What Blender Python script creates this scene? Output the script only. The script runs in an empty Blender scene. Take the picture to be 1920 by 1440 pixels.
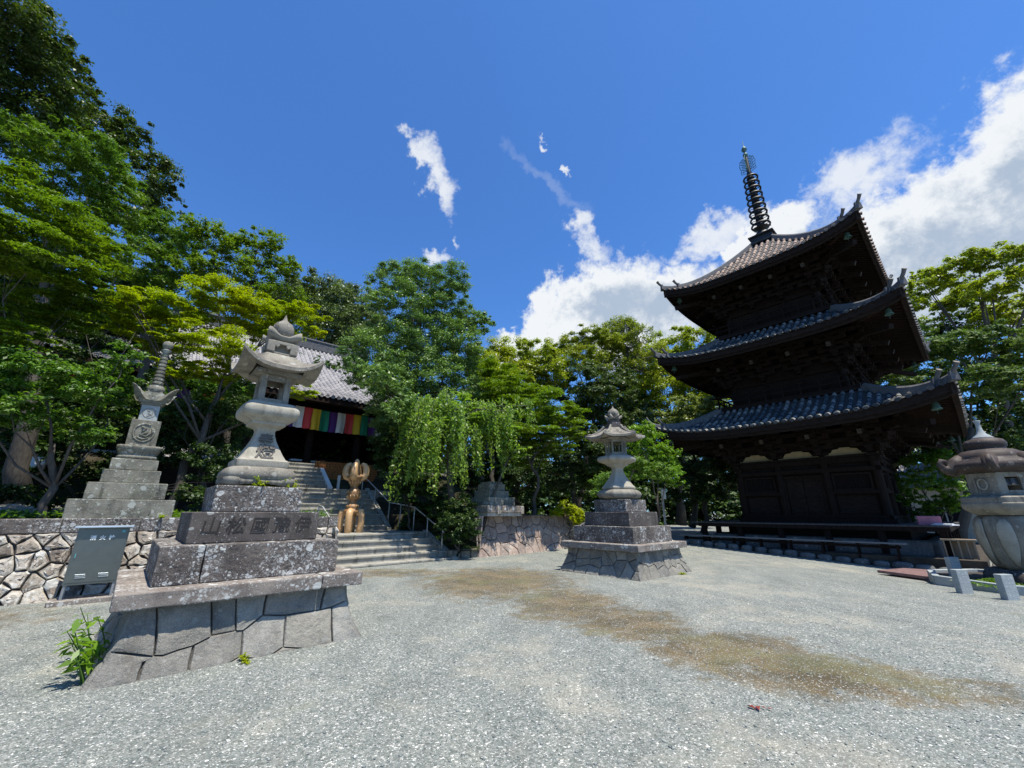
import bpy, bmesh, math, random
import numpy as np
from mathutils import Vector, Matrix
R = math.radians
random.seed(7); rng = np.random.default_rng(7)
sc = bpy.context.scene
# ---------------------------------------------------------------- camera
cam = bpy.data.cameras.new('camera'); co = bpy.data.objects.new('camera', cam); sc.collection.objects.link(co)
sc.camera = co
cam.sensor_width = 36; cam.lens = 36*760/1920; cam.clip_end = 3000; cam.clip_start = .05
co.location = (0, 0, 1.55); co.rotation_euler = (math.pi/2+math.atan2(240, 760), 0, 0)
# ---------------------------------------------------------------- node helper
class NT:
    def __init__(s, tree):
        s.t = tree; s.n = tree.nodes; s.l = tree.links
    def new(s, ty, **k):
        n = s.n.new(ty)
        for a, b in k.items(): setattr(n, a, b)
        return n
    def put(s, sock, v):
        if v is None: return
        if hasattr(v, 'is_output') or isinstance(v, bpy.types.NodeSocket): s.l.new(v, sock)
        elif isinstance(v, (tuple, list)) and len(v) == 3 and sock.type == 'RGBA': sock.default_value = (*v, 1)
        else: sock.default_value = v
    def m(s, op, a, b=None, c=None, clamp=False):
        n = s.new('ShaderNodeMath', operation=op, use_clamp=clamp)
        s.put(n.inputs[0], a)
        if b is not None: s.put(n.inputs[1], b)
        if c is not None: s.put(n.inputs[2], c)
        return n.outputs[0]
    def vm(s, op, a, b=None, scale=None):
        n = s.new('ShaderNodeVectorMath', operation=op); s.put(n.inputs[0], a)
        if b is not None: s.put(n.inputs[1], b)
        if scale is not None: s.put(n.inputs['Scale'], scale)
        return n.outputs['Value'] if op in ('LENGTH', 'DOT_PRODUCT', 'DISTANCE') else n.outputs[0]
    def mix(s, f, a, b, blend='MIX'):
        n = s.new('ShaderNodeMix', data_type='RGBA', blend_type=blend)
        s.put(n.inputs[0], f); s.put(n.inputs[6], a); s.put(n.inputs[7], b); return n.outputs[2]
    def noise(s, vec, scale, detail=4, rough=.55, dist=0):
        n = s.new('ShaderNodeTexNoise'); s.put(n.inputs['Vector'], vec)
        n.inputs['Scale'].default_value = scale; n.inputs['Detail'].default_value = detail
        n.inputs['Roughness'].default_value = rough; n.inputs['Distortion'].default_value = dist
        return n
    def vor(s, vec, scale, feature='F1', rand=1):
        n = s.new('ShaderNodeTexVoronoi', feature=feature); s.put(n.inputs['Vector'], vec)
        n.inputs['Scale'].default_value = scale; n.inputs['Randomness'].default_value = rand; return n
    def ss(s, x, lo, hi):
        n = s.new('ShaderNodeMapRange', interpolation_type='SMOOTHSTEP'); s.put(n.inputs[0], x)
        s.put(n.inputs[1], lo); s.put(n.inputs[2], hi); n.inputs[3].default_value = 0; n.inputs[4].default_value = 1
        return n.outputs[0]
    def ramp(s, x, stops, interp='LINEAR'):
        n = s.new('ShaderNodeValToRGB'); s.put(n.inputs[0], x); r = n.color_ramp; r.interpolation = interp
        while len(r.elements) < len(stops): r.elements.new(.5)
        for e, (p, c) in zip(r.elements, stops): e.position = p; e.color = (*c, 1)
        return n.outputs[0]
    def mapping(s, vec, scale=(1, 1, 1), rot=(0, 0, 0), loc=(0, 0, 0)):
        n = s.new('ShaderNodeMapping'); s.put(n.inputs[0], vec)
        n.inputs['Scale'].default_value = scale; n.inputs['Rotation'].default_value = rot; n.inputs['Location'].default_value = loc
        return n.outputs[0]
    def bump(s, h, strength=.5, dist=.01, normal=None):
        n = s.new('ShaderNodeBump'); s.put(n.inputs['Height'], h)
        n.inputs['Strength'].default_value = strength; n.inputs['Distance'].default_value = dist
        if normal is not None: s.put(n.inputs['Normal'], normal)
        return n.outputs[0]
# ---------------------------------------------------------------- sky and sun
SUN_EL, SUN_AZ = 71, -41          # azimuth measured from +X towards +Y
world = bpy.data.worlds.new('World'); sc.world = world; world.use_nodes = True
w = NT(world.node_tree); w.n.clear()
sky = w.new('ShaderNodeTexSky', sky_type='NISHITA'); sky.sun_disc = False
sky.sun_elevation = R(SUN_EL); sky.sun_rotation = R(90-SUN_AZ); sky.altitude = 0; sky.air_density = 1.0; sky.dust_density = .35; sky.ozone_density = 3.0
tc = w.new('ShaderNodeTexCoord'); D0 = w.vm('NORMALIZE', tc.outputs['Generated'])
wn = w.noise(D0, 5.5, 6, .62); wn2 = w.noise(D0, 22, 5, .6)
warp = w.vm('ADD', w.vm('SCALE', w.vm('SUBTRACT', wn.outputs['Color'], (.5, .5, .5)), scale=.17),
            w.vm('SCALE', w.vm('SUBTRACT', wn2.outputs['Color'], (.5, .5, .5)), scale=.05))
D1 = w.vm('ADD', D0, warp)
sx = w.new('ShaderNodeSeparateXYZ'); w.put(sx.inputs[0], D1)
AZ = w.m('MULTIPLY', w.m('ARCTAN2', sx.outputs[0], sx.outputs[1]), 57.2958)
EL = w.m('MULTIPLY', w.m('ARCSINE', w.m('MINIMUM', sx.outputs[2], 1.0)), 57.2958)
def ell(az, el, ra, re, rot=0):
    c, s_ = math.cos(R(rot)), math.sin(R(rot))
    dx = w.m('SUBTRACT', AZ, az); dy = w.m('SUBTRACT', EL, el)
    u = w.m('DIVIDE', w.m('ADD', w.m('MULTIPLY', dx, c), w.m('MULTIPLY', dy, s_)), ra)
    v = w.m('DIVIDE', w.m('SUBTRACT', w.m('MULTIPLY', dy, c), w.m('MULTIPLY', dx, s_)), re)
    return w.m('SUBTRACT', 1, w.m('ADD', w.m('MULTIPLY', u, u), w.m('MULTIPLY', v, v)))
def union(L):
    r = L[0]
    for x in L[1:]: r = w.m('MAXIMUM', r, x)
    return r
thick = union([ell(15.5, 27.5, 12, 8.6, 5), ell(9, 27, 11, 6, 30), ell(24, 27, 10, 6), ell(0, 22, 5, 3.2, 20), ell(61, 27.3, 10.5, 9.3, 6), ell(55, 24, 11, 9.5, 20), ell(49, 24, 9, 8.5, 0), ell(71, 25.5, 10, 10, 0), ell(36.5, 31.2, 4.5, 2.8, 10),
               ell(35, 31, 4, 2.6, 30)])
thin = union([ell(-15.3, 47.6, 4.2, 2.4, -30), ell(-13.0, 44.5, 2.8, 3.8, 25), ell(-10.6, 41.5, 2.3, 3.3, -10), ell(-11.6, 35.0, 2.6, 1.4, 0), ell(-9.3, 37, 1, 1.6, 20), ell(30.5, 33.2, 9, 1.9, 0), ell(46, 32.6, 10, 4.6, 18), ell(13, 37, 4.5, 2, -20),
              ell(9.5, 45.2, 1.4, .7, 0), ell(5.5, 49.3, 1.5, .7, 0), ell(-1.5, 21, 5, 3, 0)])
veil = ell(5, 44, 13, 1.3, -33)
dn = w.noise(D0, 11, 8, .68).outputs[0]; dn2 = w.noise(D0, 38, 6, .68).outputs[0]
det = w.m('ADD', w.m('MULTIPLY', w.m('SUBTRACT', dn, .5), 2.4), w.m('MULTIPLY', w.m('SUBTRACT', dn2, .5), 1.2))
mthick = w.ss(w.m('ADD', thick, w.m('MULTIPLY', det, .68)), -.03, .55)
mthin = w.m('MULTIPLY', w.ss(w.m('ADD', w.m('MULTIPLY', thin, 1.0), w.m('MULTIPLY', det, 1.25)), .05, 1.3), .88)
mveil = w.m('MULTIPLY', w.ss(w.m('ADD', veil, det), -.2, 1.6), .16)
cm = w.m('MAXIMUM', w.m('MAXIMUM', mthick, mthin), mveil)
# cloud body: bright rims and tops, grey blue cores
core = w.m('MULTIPLY', w.ss(w.m('ADD', union([ell(62, 25, 12.5, 8.3, 10), ell(53, 21, 13, 8), ell(40, 29, 5, 2.5), ell(16, 27, 10.5, 5.4), ell(25, 26, 9, 4.6)]), w.m('MULTIPLY', det, .8)), .1, 1.0), .78)
ccol = w.mix(core, (6.5, 6.75, 7.0), (2.3, 3.1, 4.3))
skyc = w.mix(1, sky.outputs[0], (.57, 1.0, 1.5), 'MULTIPLY')
# the Nishita sky is measured at strength 0.1; cloud radiance is given on that scale too
bg = w.new('ShaderNodeBackground'); w.put(bg.inputs[0], w.mix(cm, skyc, ccol)); bg.inputs[1].default_value = .10
wo = w.new('ShaderNodeOutputWorld'); w.l.new(bg.outputs[0], wo.inputs[0])
sun = bpy.data.lights.new('sun', 'SUN'); sun.energy = 5.0; sun.angle = R(.53); sun.color = (1, .94, .83)
so = bpy.data.objects.new('sun', sun); sc.collection.objects.link(so)
sd = Vector((math.cos(R(SUN_EL))*math.cos(R(SUN_AZ)), math.cos(R(SUN_EL))*math.sin(R(SUN_AZ)), math.sin(R(SUN_EL))))
so.rotation_euler = sd.to_track_quat('Z', 'Y').to_euler(); so.location = (0, 0, 60)
sc.view_settings.view_transform = 'Standard'; sc.view_settings.look = 'None'; sc.view_settings.gamma = 1
sc.view_settings.exposure = 0.45
sc.cycles.max_bounces = 6; sc.cycles.diffuse_bounces = 3; sc.cycles.transmission_bounces = 3; sc.cycles.glossy_bounces = 2; sc.cycles.transparent_max_bounces = 4
sc.cycles.use_denoising = True
# ---------------------------------------------------------------- frame of the precinct: axis a runs 42 degrees from +X, axis b across it
TH = R(42); E1 = (math.cos(TH), math.sin(TH)); E2 = (-math.sin(TH), math.cos(TH))
def W(a, b, z=0): return (a*E1[0]+b*E2[0], a*E1[1]+b*E2[1], z)
def sm(lo, hi, x):
    t = np.clip((x-lo)/(hi-lo), 0, 1); return t*t*(3-2*t)
def gz(a, b): return sm(12, 19, a)*np.clip(.055*(b-7), -.4, .3)
# ---------------------------------------------------------------- materials
MATS = {}
def material(name):
    m = bpy.data.materials.new(name); m.use_nodes = True; t = NT(m.node_tree); MATS[name] = m
    return m, t, t.n['Principled BSDF']
def spec(b, rough, sp=.5, metal=0):
    b.inputs['Roughness'].default_value = rough; b.inputs['Specular IOR Level'].default_value = sp; b.inputs['Metallic'].default_value = metal
def stone(name, c1, c2, lich=.3, isl=0, coarse=0, lcol=(.5, .5, .46), ls=11, grime=.35, gcol=(.035, .033, .03), moss=0, bump=.5, rough=.88, seed=0):
    m, t, b = material(name)
    g = t.new('ShaderNodeTexCoord'); v = t.mapping(g.outputs['Object'], loc=(seed*3.1, seed*1.7, seed))
    n1 = t.noise(v, 2.6, 8, .62).outputs[0]; n2 = t.noise(v, 120, 3, .6).outputs[0]
    col = t.mix(t.ss(n1, .35, .65), c1, c2)
    col = t.mix(t.m('MULTIPLY', t.ss(n2, .4, .7), .35), col, tuple(min(1, x*1.9+.05) for x in c2))
    st = t.noise(t.mapping(v, scale=(3.2, 3.2, .5)), 1.7, 7, .65).outputs[0]
    col = t.mix(t.m('MULTIPLY', t.ss(st, .5, .72), grime), col, gcol)
    if isl:
        ri = t.new('ShaderNodeNewGeometry').outputs['Random Per Island']
        col = t.mix(1, col, t.ramp(ri, [(0, (1-isl*.75,)*3), (.35, (1-isl*.35, 1-isl*.42, 1-isl*.45)), (.6, (1, .97, .92)), (1, (1+isl*.6,)*3)]), 'MULTIPLY')
    if moss:
        col = t.mix(t.m('MULTIPLY', t.ss(t.noise(v, 5, 6, .7).outputs[0], .52, .7), moss), col, (.09, .105, .035))
    vn = t.vm('ADD', v, t.vm('SCALE', t.noise(v, 9, 4, .6).outputs['Color'], scale=.07))
    big = t.ss(t.noise(v, 2.3, 5, .65).outputs[0], .66-lich*.30, .74-lich*.24)
    def spots(scale, frac):
        q = t.vor(vn, scale); c_ = t.new('ShaderNodeSeparateColor'); t.put(c_.inputs[0], q.outputs['Color'])
        r_ = t.m('MULTIPLY', t.m('MULTIPLY', c_.outputs[0], c_.outputs[0]), .5)
        on = t.m('GREATER_THAN', c_.outputs[1], t.m('SUBTRACT', 1-frac*.35, t.m('MULTIPLY', big, frac)))
        return t.m('MULTIPLY', on, t.m('SUBTRACT', 1, t.ss(q.outputs['Distance'], t.m('SUBTRACT', r_, .02), t.m('ADD', r_, .05))))
    sp = spots(ls*.55, .55); sp2 = t.m('MAXIMUM', spots(ls*1.3, .6), t.m('MULTIPLY', spots(ls*3.1, .6), .8))
    n3 = t.ss(t.noise(v, ls*1.6, 6, .75).outputs[0], .56-.08*lich, .66)
    lm = t.m('MULTIPLY', t.m('MAXIMUM', t.m('MAXIMUM', sp, sp2), t.m('MULTIPLY', n3, big)), min(1, .35+lich*.7))
    col = t.mix(lm, col, lcol)
    t.put(b.inputs['Base Color'], col); spec(b, rough, .25)
    h = t.m('ADD', t.m('MULTIPLY', n2, .35), t.m('ADD', t.m('MULTIPLY', t.noise(v, 26, 6, .7).outputs[0], .9), t.m('MULTIPLY', lm, .12)))
    nb_ = t.bump(t.noise(v, 7, 5, .62).outputs[0], .8, .05) if coarse else None
    t.put(b.inputs['Normal'], t.bump(h, bump, .012, nb_))
    return m
stone('dark_lichen_stone', (.060, .051, .045), (.125, .105, .090), coarse=1, lich=.85, lcol=(.46, .46, .43), ls=17, grime=.75)
stone('dark_stone', (.048, .041, .036), (.095, .08, .070), lich=.45, lcol=(.40, .40, .37), ls=24, grime=.7, seed=4)
stone('slab_stone', (.13, .108, .092), (.22, .188, .158), lich=.75, lcol=(.5, .5, .46), ls=15, grime=.55, gcol=(.075, .055, .05), seed=2)
stone('pale_granite', (.25, .23, .18), (.34, .315, .255), lich=.12, lcol=(.42, .41, .35), ls=20, grime=.6, gcol=(.12, .108, .08), bump=.3, seed=1)
stone('weathered_granite', (.145, .13, .105), (.25, .23, .185), lich=.3, lcol=(.40, .39, .34), ls=18, grime=.85, gcol=(.07, .062, .052), bump=.45, seed=6)
stone('masonry', (.145, .143, .127), (.235, .225, .195), isl=.3, coarse=1, lich=.15, lcol=(.30, .30, .27), ls=15, grime=.5, gcol=(.10, .088, .072), bump=.8, seed=3)
stone('rubble', (.24, .205, .165), (.40, .375, .325), isl=.85, coarse=1, lich=.6, lcol=(.6, .59, .54), ls=8, grime=.65, gcol=(.085, .062, .05), moss=.15, bump=.9, seed=5)
stone('red_rubble', (.26, .195, .165), (.36, .295, .25), isl=.35, coarse=1, lich=.3, lcol=(.47, .46, .41), ls=11, grime=.45, gcol=(.10, .07, .06), moss=.1, bump=.8, seed=8)
stone('step_stone', (.22, .21, .175), (.33, .315, .27), lich=.2, lcol=(.42, .42, .37), ls=14, grime=.9, gcol=(.085, .083, .065), moss=.15, bump=.5, seed=9)
stone('moss_stone', (.10, .096, .074), (.20, .19, .15), lich=.6, lcol=(.40, .41, .36), ls=14, grime=.9, gcol=(.055, .052, .042), moss=.3, bump=.6, seed=10)
stone('plinth_stone', (.075, .075, .073), (.12, .12, .115), lich=.05, grime=.4, bump=.3, seed=12)
stone('marker_stone', (.24, .265, .262), (.31, .335, .33), lich=.02, grime=.2, gcol=(.2, .2, .2), bump=.15, seed=13)
stone('brown_bronze_stone', (.034, .024, .0195), (.068, .05, .041), lich=.1, lcol=(.25, .23, .2), grime=.5, bump=.2, rough=.6, seed=14)
stone('joint', (.05, .045, .038), (.075, .066, .055), lich=0, grime=.3, seed=15)
stone('concrete', (.42, .38, .31), (.5, .46, .39), lich=.02, grime=.3, gcol=(.3, .26, .2), bump=.15, seed=16)
stone('white_stone', (.62, .60, .56), (.7, .68, .64), lich=.05, grime=.2, gcol=(.4, .38, .34), bump=.15, seed=17)
def wood(name, c1, c2, rough=.8, sc_=(1, 1, 14), bump=.3, spc=.3):
    m, t, b = material(name); g = t.new('ShaderNodeTexCoord')
    n = t.noise(t.mapping(g.outputs['Object'], scale=sc_), 3, 6, .6).outputs[0]
    n2 = t.noise(g.outputs['Object'], 1.3, 4, .6).outputs[0]
    t.put(b.inputs['Base Color'], t.mix(t.m('ADD', t.m('MULTIPLY', t.ss(n, .3, .7), .7), t.m('MULTIPLY', n2, .3)), c1, c2)); spec(b, rough, spc)
    t.put(b.inputs['Normal'], t.bump(n, bump, .01)); return m
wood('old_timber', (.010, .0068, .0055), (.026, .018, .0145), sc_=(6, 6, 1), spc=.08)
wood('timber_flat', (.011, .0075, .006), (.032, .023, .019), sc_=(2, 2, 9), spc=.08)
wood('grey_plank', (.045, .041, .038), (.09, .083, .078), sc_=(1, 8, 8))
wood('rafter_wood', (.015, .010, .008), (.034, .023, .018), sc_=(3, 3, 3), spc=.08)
wood('bench_plank', (.15, .145, .14), (.24, .235, .225), sc_=(1, 8, 8))
wood('end_wood', (.03, .024, .019), (.06, .048, .038), sc_=(3, 3, 3))
wood('tablet_wood', (.30, .11, .03), (.42, .17, .05), sc_=(6, 6, 1))
wood('box_wood', (.2, .15, .1), (.3, .24, .17), sc_=(6, 6, 1))
wood('bark', (.045, .037, .029), (.11, .095, .078), sc_=(9, 9, 2), bump=.9)
wood('pale_bark', (.12, .105, .085), (.22, .2, .165), sc_=(9, 9, 2), bump=.7)
wood('golden_wood', (.46, .26, .11), (.64, .42, .22), rough=.38, sc_=(2, 2, 16), bump=.25, spc=.4)
wood('golden_wood_dark', (.20, .10, .04), (.36, .2, .085), rough=.42, sc_=(2, 2, 12), bump=.3, spc=.5)
def plain(name, col, rough=.6, metal=0, sp=.5, var=.15, scale=6, bump=0):
    m, t, b = material(name); g = t.new('ShaderNodeTexCoord')
    n = t.noise(g.outputs['Object'], scale, 5, .6).outputs[0]
    t.put(b.inputs['Base Color'], t.mix(t.ss(n, .3, .7), tuple(c*(1-var) for c in col), tuple(min(1, c*(1+var)) for c in col)))
    spec(b, rough, sp, metal)
    if bump: t.put(b.inputs['Normal'], t.bump(n, bump, .01))
    return m
plain('stainless', (.16, .172, .155), .42, .7, var=.06)
plain('stainless_cap', (.55, .62, .68), .3, .6, var=.05)
plain('steel_rail', (.5, .5, .48), .42, .35)
plain('galvanized', (.30, .31, .31), .5, .6)
plain('plaster', (.33, .25, .13), .9, var=.1)
plain('white_plaster', (.6, .59, .56), .9, var=.06)
plain('patina', (.07, .14, .12), .6, .3, var=.3)
plain('bronze_dark', (.035, .034, .032), .5, .6, var=.3)
plain('engraving', (.025, .022, .02), .95, var=.2)
plain('engraving_soft', (.115, .105, .09), .95, var=.2)
plain('engraving_pale', (.55, .57, .57), .9, var=.1)
plain('label_grey', (.8, .8, .74), .7, var=.1)
plain('teal_sticker', (.12, .4, .42), .5)
plain('pink', (.36, .13, .17), .7); plain('paper_white', (.68, .69, .70), .7, var=.04)
plain('rust_plate', (.17, .10, .09), .8, var=.25, scale=9)
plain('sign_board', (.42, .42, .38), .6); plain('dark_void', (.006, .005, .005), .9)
plain('soil', (.05, .038, .026), .95, var=.4, scale=3, bump=.6)
plain('red_paint', (.22, .035, .025), .7, var=.2); plain('black_cloth', (.02, .02, .022), .9)
plain('skin', (.48, .30, .22), .5, var=.04); plain('hair', (.012, .01, .01), .6)
plain('white_cloth', (.74, .73, .72), .9, var=.03)
FL = {'white': (.66, .66, .64), 'red': (.60, .055, .06), 'yellow': (.66, .46, .03), 'green': (.01, .22, .13), 'purple': (.075, .02, .17)}
for k, c in FL.items(): plain(k+'_silk', c, .75, var=.05)
def tiles(name, c1, c2, c3):
    m, t, b = material(name); g = t.new('ShaderNodeTexCoord'); v = g.outputs['Object']
    ri = t.new('ShaderNodeNewGeometry').outputs['Random Per Island']
    n = t.noise(v, 7, 6, .7).outputs[0]; n0 = t.noise(v, 1.1, 4, .6).outputs[0]
    col = t.mix(t.ss(n, .35, .65), c1, c2); col = t.mix(t.m('MULTIPLY', t.ss(t.m('ADD', t.m('MULTIPLY', ri, .8), t.m('MULTIPLY', n0, .45)), .5, .95), .8), col, c3)
    t.put(b.inputs['Base Color'], col); spec(b, .7, .22); t.put(b.inputs['Normal'], t.bump(n, .25, .01)); return m
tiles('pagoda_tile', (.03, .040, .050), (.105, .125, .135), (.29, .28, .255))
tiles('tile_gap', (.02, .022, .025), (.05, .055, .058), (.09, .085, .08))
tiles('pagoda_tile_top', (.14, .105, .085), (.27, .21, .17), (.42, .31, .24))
tiles('ridge_tile', (.06, .062, .066), (.12, .12, .122), (.2, .19, .18))
tiles('hall_tile', (.17, .165, .17), (.29, .285, .29), (.36, .34, .33))
def leafmat(name, c, var=.35, yel=(1.5, 1.25, .6), trans=.35, rough=.42, sp=.35):
    m, t, b = material(name); geo = t.new('ShaderNodeNewGeometry'); ri = geo.outputs['Random Per Island']
    n = t.noise(geo.outputs['Position'], .55, 3, .6).outputs[0]
    dk = tuple(x*(1-var) for x in c); lt = tuple(min(1, x*y) for x, y in zip(c, yel))
    col = t.mix(ri, dk, tuple(x*(1+var) for x in c)); col = t.mix(t.m('MULTIPLY', t.ss(t.m('ADD', t.m('MULTIPLY', n, .75), t.m('MULTIPLY', ri, .3)), .45, .72), .85), col, lt)
    t.put(b.inputs['Base Color'], col); spec(b, rough, sp)
    tr = t.new('ShaderNodeBsdfTranslucent'); t.put(tr.inputs[0], t.mix(1, col, (1.5, 1.7, .5), 'MULTIPLY'))
    mx = t.new('ShaderNodeMixShader'); mx.inputs[0].default_value = trans; t.l.new(b.outputs[0], mx.inputs[1]); t.l.new(tr.outputs[0], mx.inputs[2])
    t.l.new(mx.outputs[0], t.n['Material Output'].inputs[0]); return m
leafmat('leaf_dark', (0.059, 0.098, 0.025), rough=.45, sp=.5, trans=.25)
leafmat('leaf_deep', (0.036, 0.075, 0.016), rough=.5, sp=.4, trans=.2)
leafmat('leaf_mid', (0.086, 0.177, 0.024), rough=.45, sp=.45)
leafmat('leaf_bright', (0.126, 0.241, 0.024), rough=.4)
leafmat('leaf_lime', (0.235, 0.302, 0.006), yel=(1.6, 1.25, .5), trans=.42)
leafmat('leaf_ygreen', (0.111, 0.185, 0.014), yel=(1.6, 1.3, .6), trans=.38)
leafmat('leaf_yolive', (0.210, 0.259, 0.031), trans=.3)
leafmat('leaf_camph', (0.237, 0.292, 0.028), yel=(1.6, 1.35, .6))
leafmat('leaf_olive', (0.201, 0.250, 0.074), yel=(1.5, 1.4, 1.2), trans=.25)
leafmat('leaf_grey', (0.131, 0.175, 0.068), yel=(1.6, 1.6, 1.6), trans=.15)
leafmat('leaf_pine', (0.092, 0.177, 0.024), trans=.3, rough=.6)
leafmat('leaf_pineb', (0.097, 0.163, 0.041), trans=.25, rough=.6)
leafmat('leaf_blue', (0.139, 0.235, 0.077), yel=(1.7, 1.5, 1.2), trans=.22)
leafmat('leaf_cherry', (0.174, 0.278, 0.042), yel=(1.5, 1.3, 1.4), trans=.45, rough=.45, sp=.5)
leafmat('grass_green', (.10, .16, .03))
m, t, b = material('pebble'); ri_ = t.new('ShaderNodeNewGeometry').outputs['Random Per Island']
t.put(b.inputs['Base Color'], t.ramp(ri_, [(0, (.11, .13, .13)), (.4, (.2, .225, .215)), (.75, (.32, .33, .31)), (.9, (.5, .49, .45)), (1, (.74, .73, .68))])); spec(b, .7, .3)
# gravel court
def gravel():
    m, t, b = material('gravel'); P = t.new('ShaderNodeNewGeometry').outputs['Position']
    Pw = t.vm('ADD', P, t.vm('SCALE', t.noise(P, 25, 2).outputs['Color'], scale=.012))
    v1 = t.vor(Pw, 98); v2 = t.vor(Pw, 54)
    s1 = t.new('ShaderNodeSeparateColor'); t.put(s1.inputs[0], v1.outputs['Color']); s2 = t.new('ShaderNodeSeparateColor'); t.put(s2.inputs[0], v2.outputs['Color'])
    st = [(0, (.08, .10, .093)), (.22, (.138, .162, .150)), (.45, (.195, .222, .203)), (.68, (.258, .28, .255)), (.88, (.34, .35, .32)), (.972, (.62, .62, .57)), (1, (.80, .79, .72))]
    c1 = t.ramp(s1.outputs[0], st); c2 = t.ramp(s2.outputs[1], st)
    col = t.mix(t.m('GREATER_THAN', s2.outputs[0], .66), c1, c2)
    gap = t.m('MULTIPLY', t.ss(v1.outputs['Distance'], .38, .62), .55)
    dust = (.25, .225, .17)
    col = t.mix(gap, col, (.13, .125, .105))
    tone = t.noise(t.mapping(P, scale=(1, .45, 1), rot=(0, 0, .7)), 1.9, 6, .6).outputs[0]
    col = t.mix(1, col, t.ramp(tone, [(.3, (.78, .79, .78)), (.5, (1, 1, 1)), (.7, (1.16, 1.14, 1.10))]), 'MULTIPLY')
    big = t.noise(P, .32, 5, .6).outputs[0]; med = t.noise(P, 1.4, 5, .65).outputs[0]
    dm = t.m('MULTIPLY', t.ss(t.m('ADD', t.m('MULTIPLY', big, .6), t.m('MULTIPLY', med, .5)), .53, .70), .8)
    col = t.mix(t.m('MULTIPLY', dm, .75), col, t.mix(.35, (.42, .38, .29), col))
    # worn run where water and fines have settled
    sp = t.new('ShaderNodeSeparateXYZ'); t.put(sp.inputs[0], t.vm('ADD', P, t.vm('SCALE', t.vm('SUBTRACT', t.noise(P, 1.1, 5, .62).outputs['Color'], (.5, .5, .5)), scale=1.1)))
    f = None
    for x, y, rx, ry, amp in [(-.35, 10.6, 2.3, 3.0, 1), (1.0, 8.0, 1.3, 1.9, 1), (1.75, 6.75, 1.15, 1.35, 1), (2.5, 5.55, 1.3, 1.0, 1), (3.1, 4.8, 1.25, .8, 1.1), (3.9, 4.35, 1.1, .45, .6), (4.8, 4.15, 1.0, .35, .35), (-3.2, 11.8, 2.6, 1.0, .7), (-8, 6.9, 1.6, 1.2, .5)]:
        u = t.m('DIVIDE', t.m('SUBTRACT', sp.outputs[0], x), rx); v = t.m('DIVIDE', t.m('SUBTRACT', sp.outputs[1], y), ry)
        e = t.m('MULTIPLY', t.m('SUBTRACT', 1, t.m('ADD', t.m('MULTIPLY', u, u), t.m('MULTIPLY', v, v))), amp)
        f = e if f is None else t.m('MAXIMUM', f, e)
    wet = t.m('MULTIPLY', t.ss(t.m('ADD', f, t.m('MULTIPLY', t.m('SUBTRACT', t.noise(P, 3.4, 7, .75).outputs[0], .5), 2.6)), -.1, .95), t.ss(t.m('ADD', med, t.m('MULTIPLY', f, .28)), .36, .62))
    fine = t.noise(P, 45, 3, .6).outputs[0]
    brown = t.mix(t.ss(med, .35, .65), (.075, .060, .032), (.155, .115, .058))
    keep = t.m('GREATER_THAN', s1.outputs[0], .86)          # pale pebbles stay on top of the fines
    wm = t.m('MULTIPLY', wet, t.m('SUBTRACT', 1, t.m('MULTIPLY', keep, .75)))
    wm = t.m('MULTIPLY', wm, t.ss(t.m('ADD', fine, t.m('MULTIPLY', wet, .5)), .35, .85))
    col = t.mix(wm, col, brown)
    moss = t.m('MULTIPLY', t.ss(t.m('ADD', t.noise(P, .9, 4, .6).outputs[0], t.m('MULTIPLY', wet, .15)), .62, .78), .35)
    col = t.mix(moss, col, (.15, .16, .07))
    t.put(b.inputs['Base Color'], col); spec(b, .75, .3)
    h = t.m('ADD', t.m('SUBTRACT', 1, v1.outputs['Distance']), t.m('MULTIPLY', s1.outputs[2], .5))
    t.put(b.inputs['Normal'], t.bump(h, .6, .006))
gravel()
def forest_floor():
    m, t, b = material('forest_floor'); P = t.new('ShaderNodeNewGeometry').outputs['Position']
    n = t.noise(P, 3, 7, .7).outputs[0]; n2 = t.noise(P, .6, 4).outputs[0]
    col = t.mix(t.ss(n, .35, .65), (.022, .018, .012), (.06, .05, .032)); col = t.mix(t.m('MULTIPLY', t.ss(n2, .45, .6), .6), col, (.03, .05, .014))
    t.put(b.inputs['Base Color'], col); spec(b, .95, .1); t.put(b.inputs['Normal'], t.bump(n, .8, .05))
forest_floor()
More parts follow.
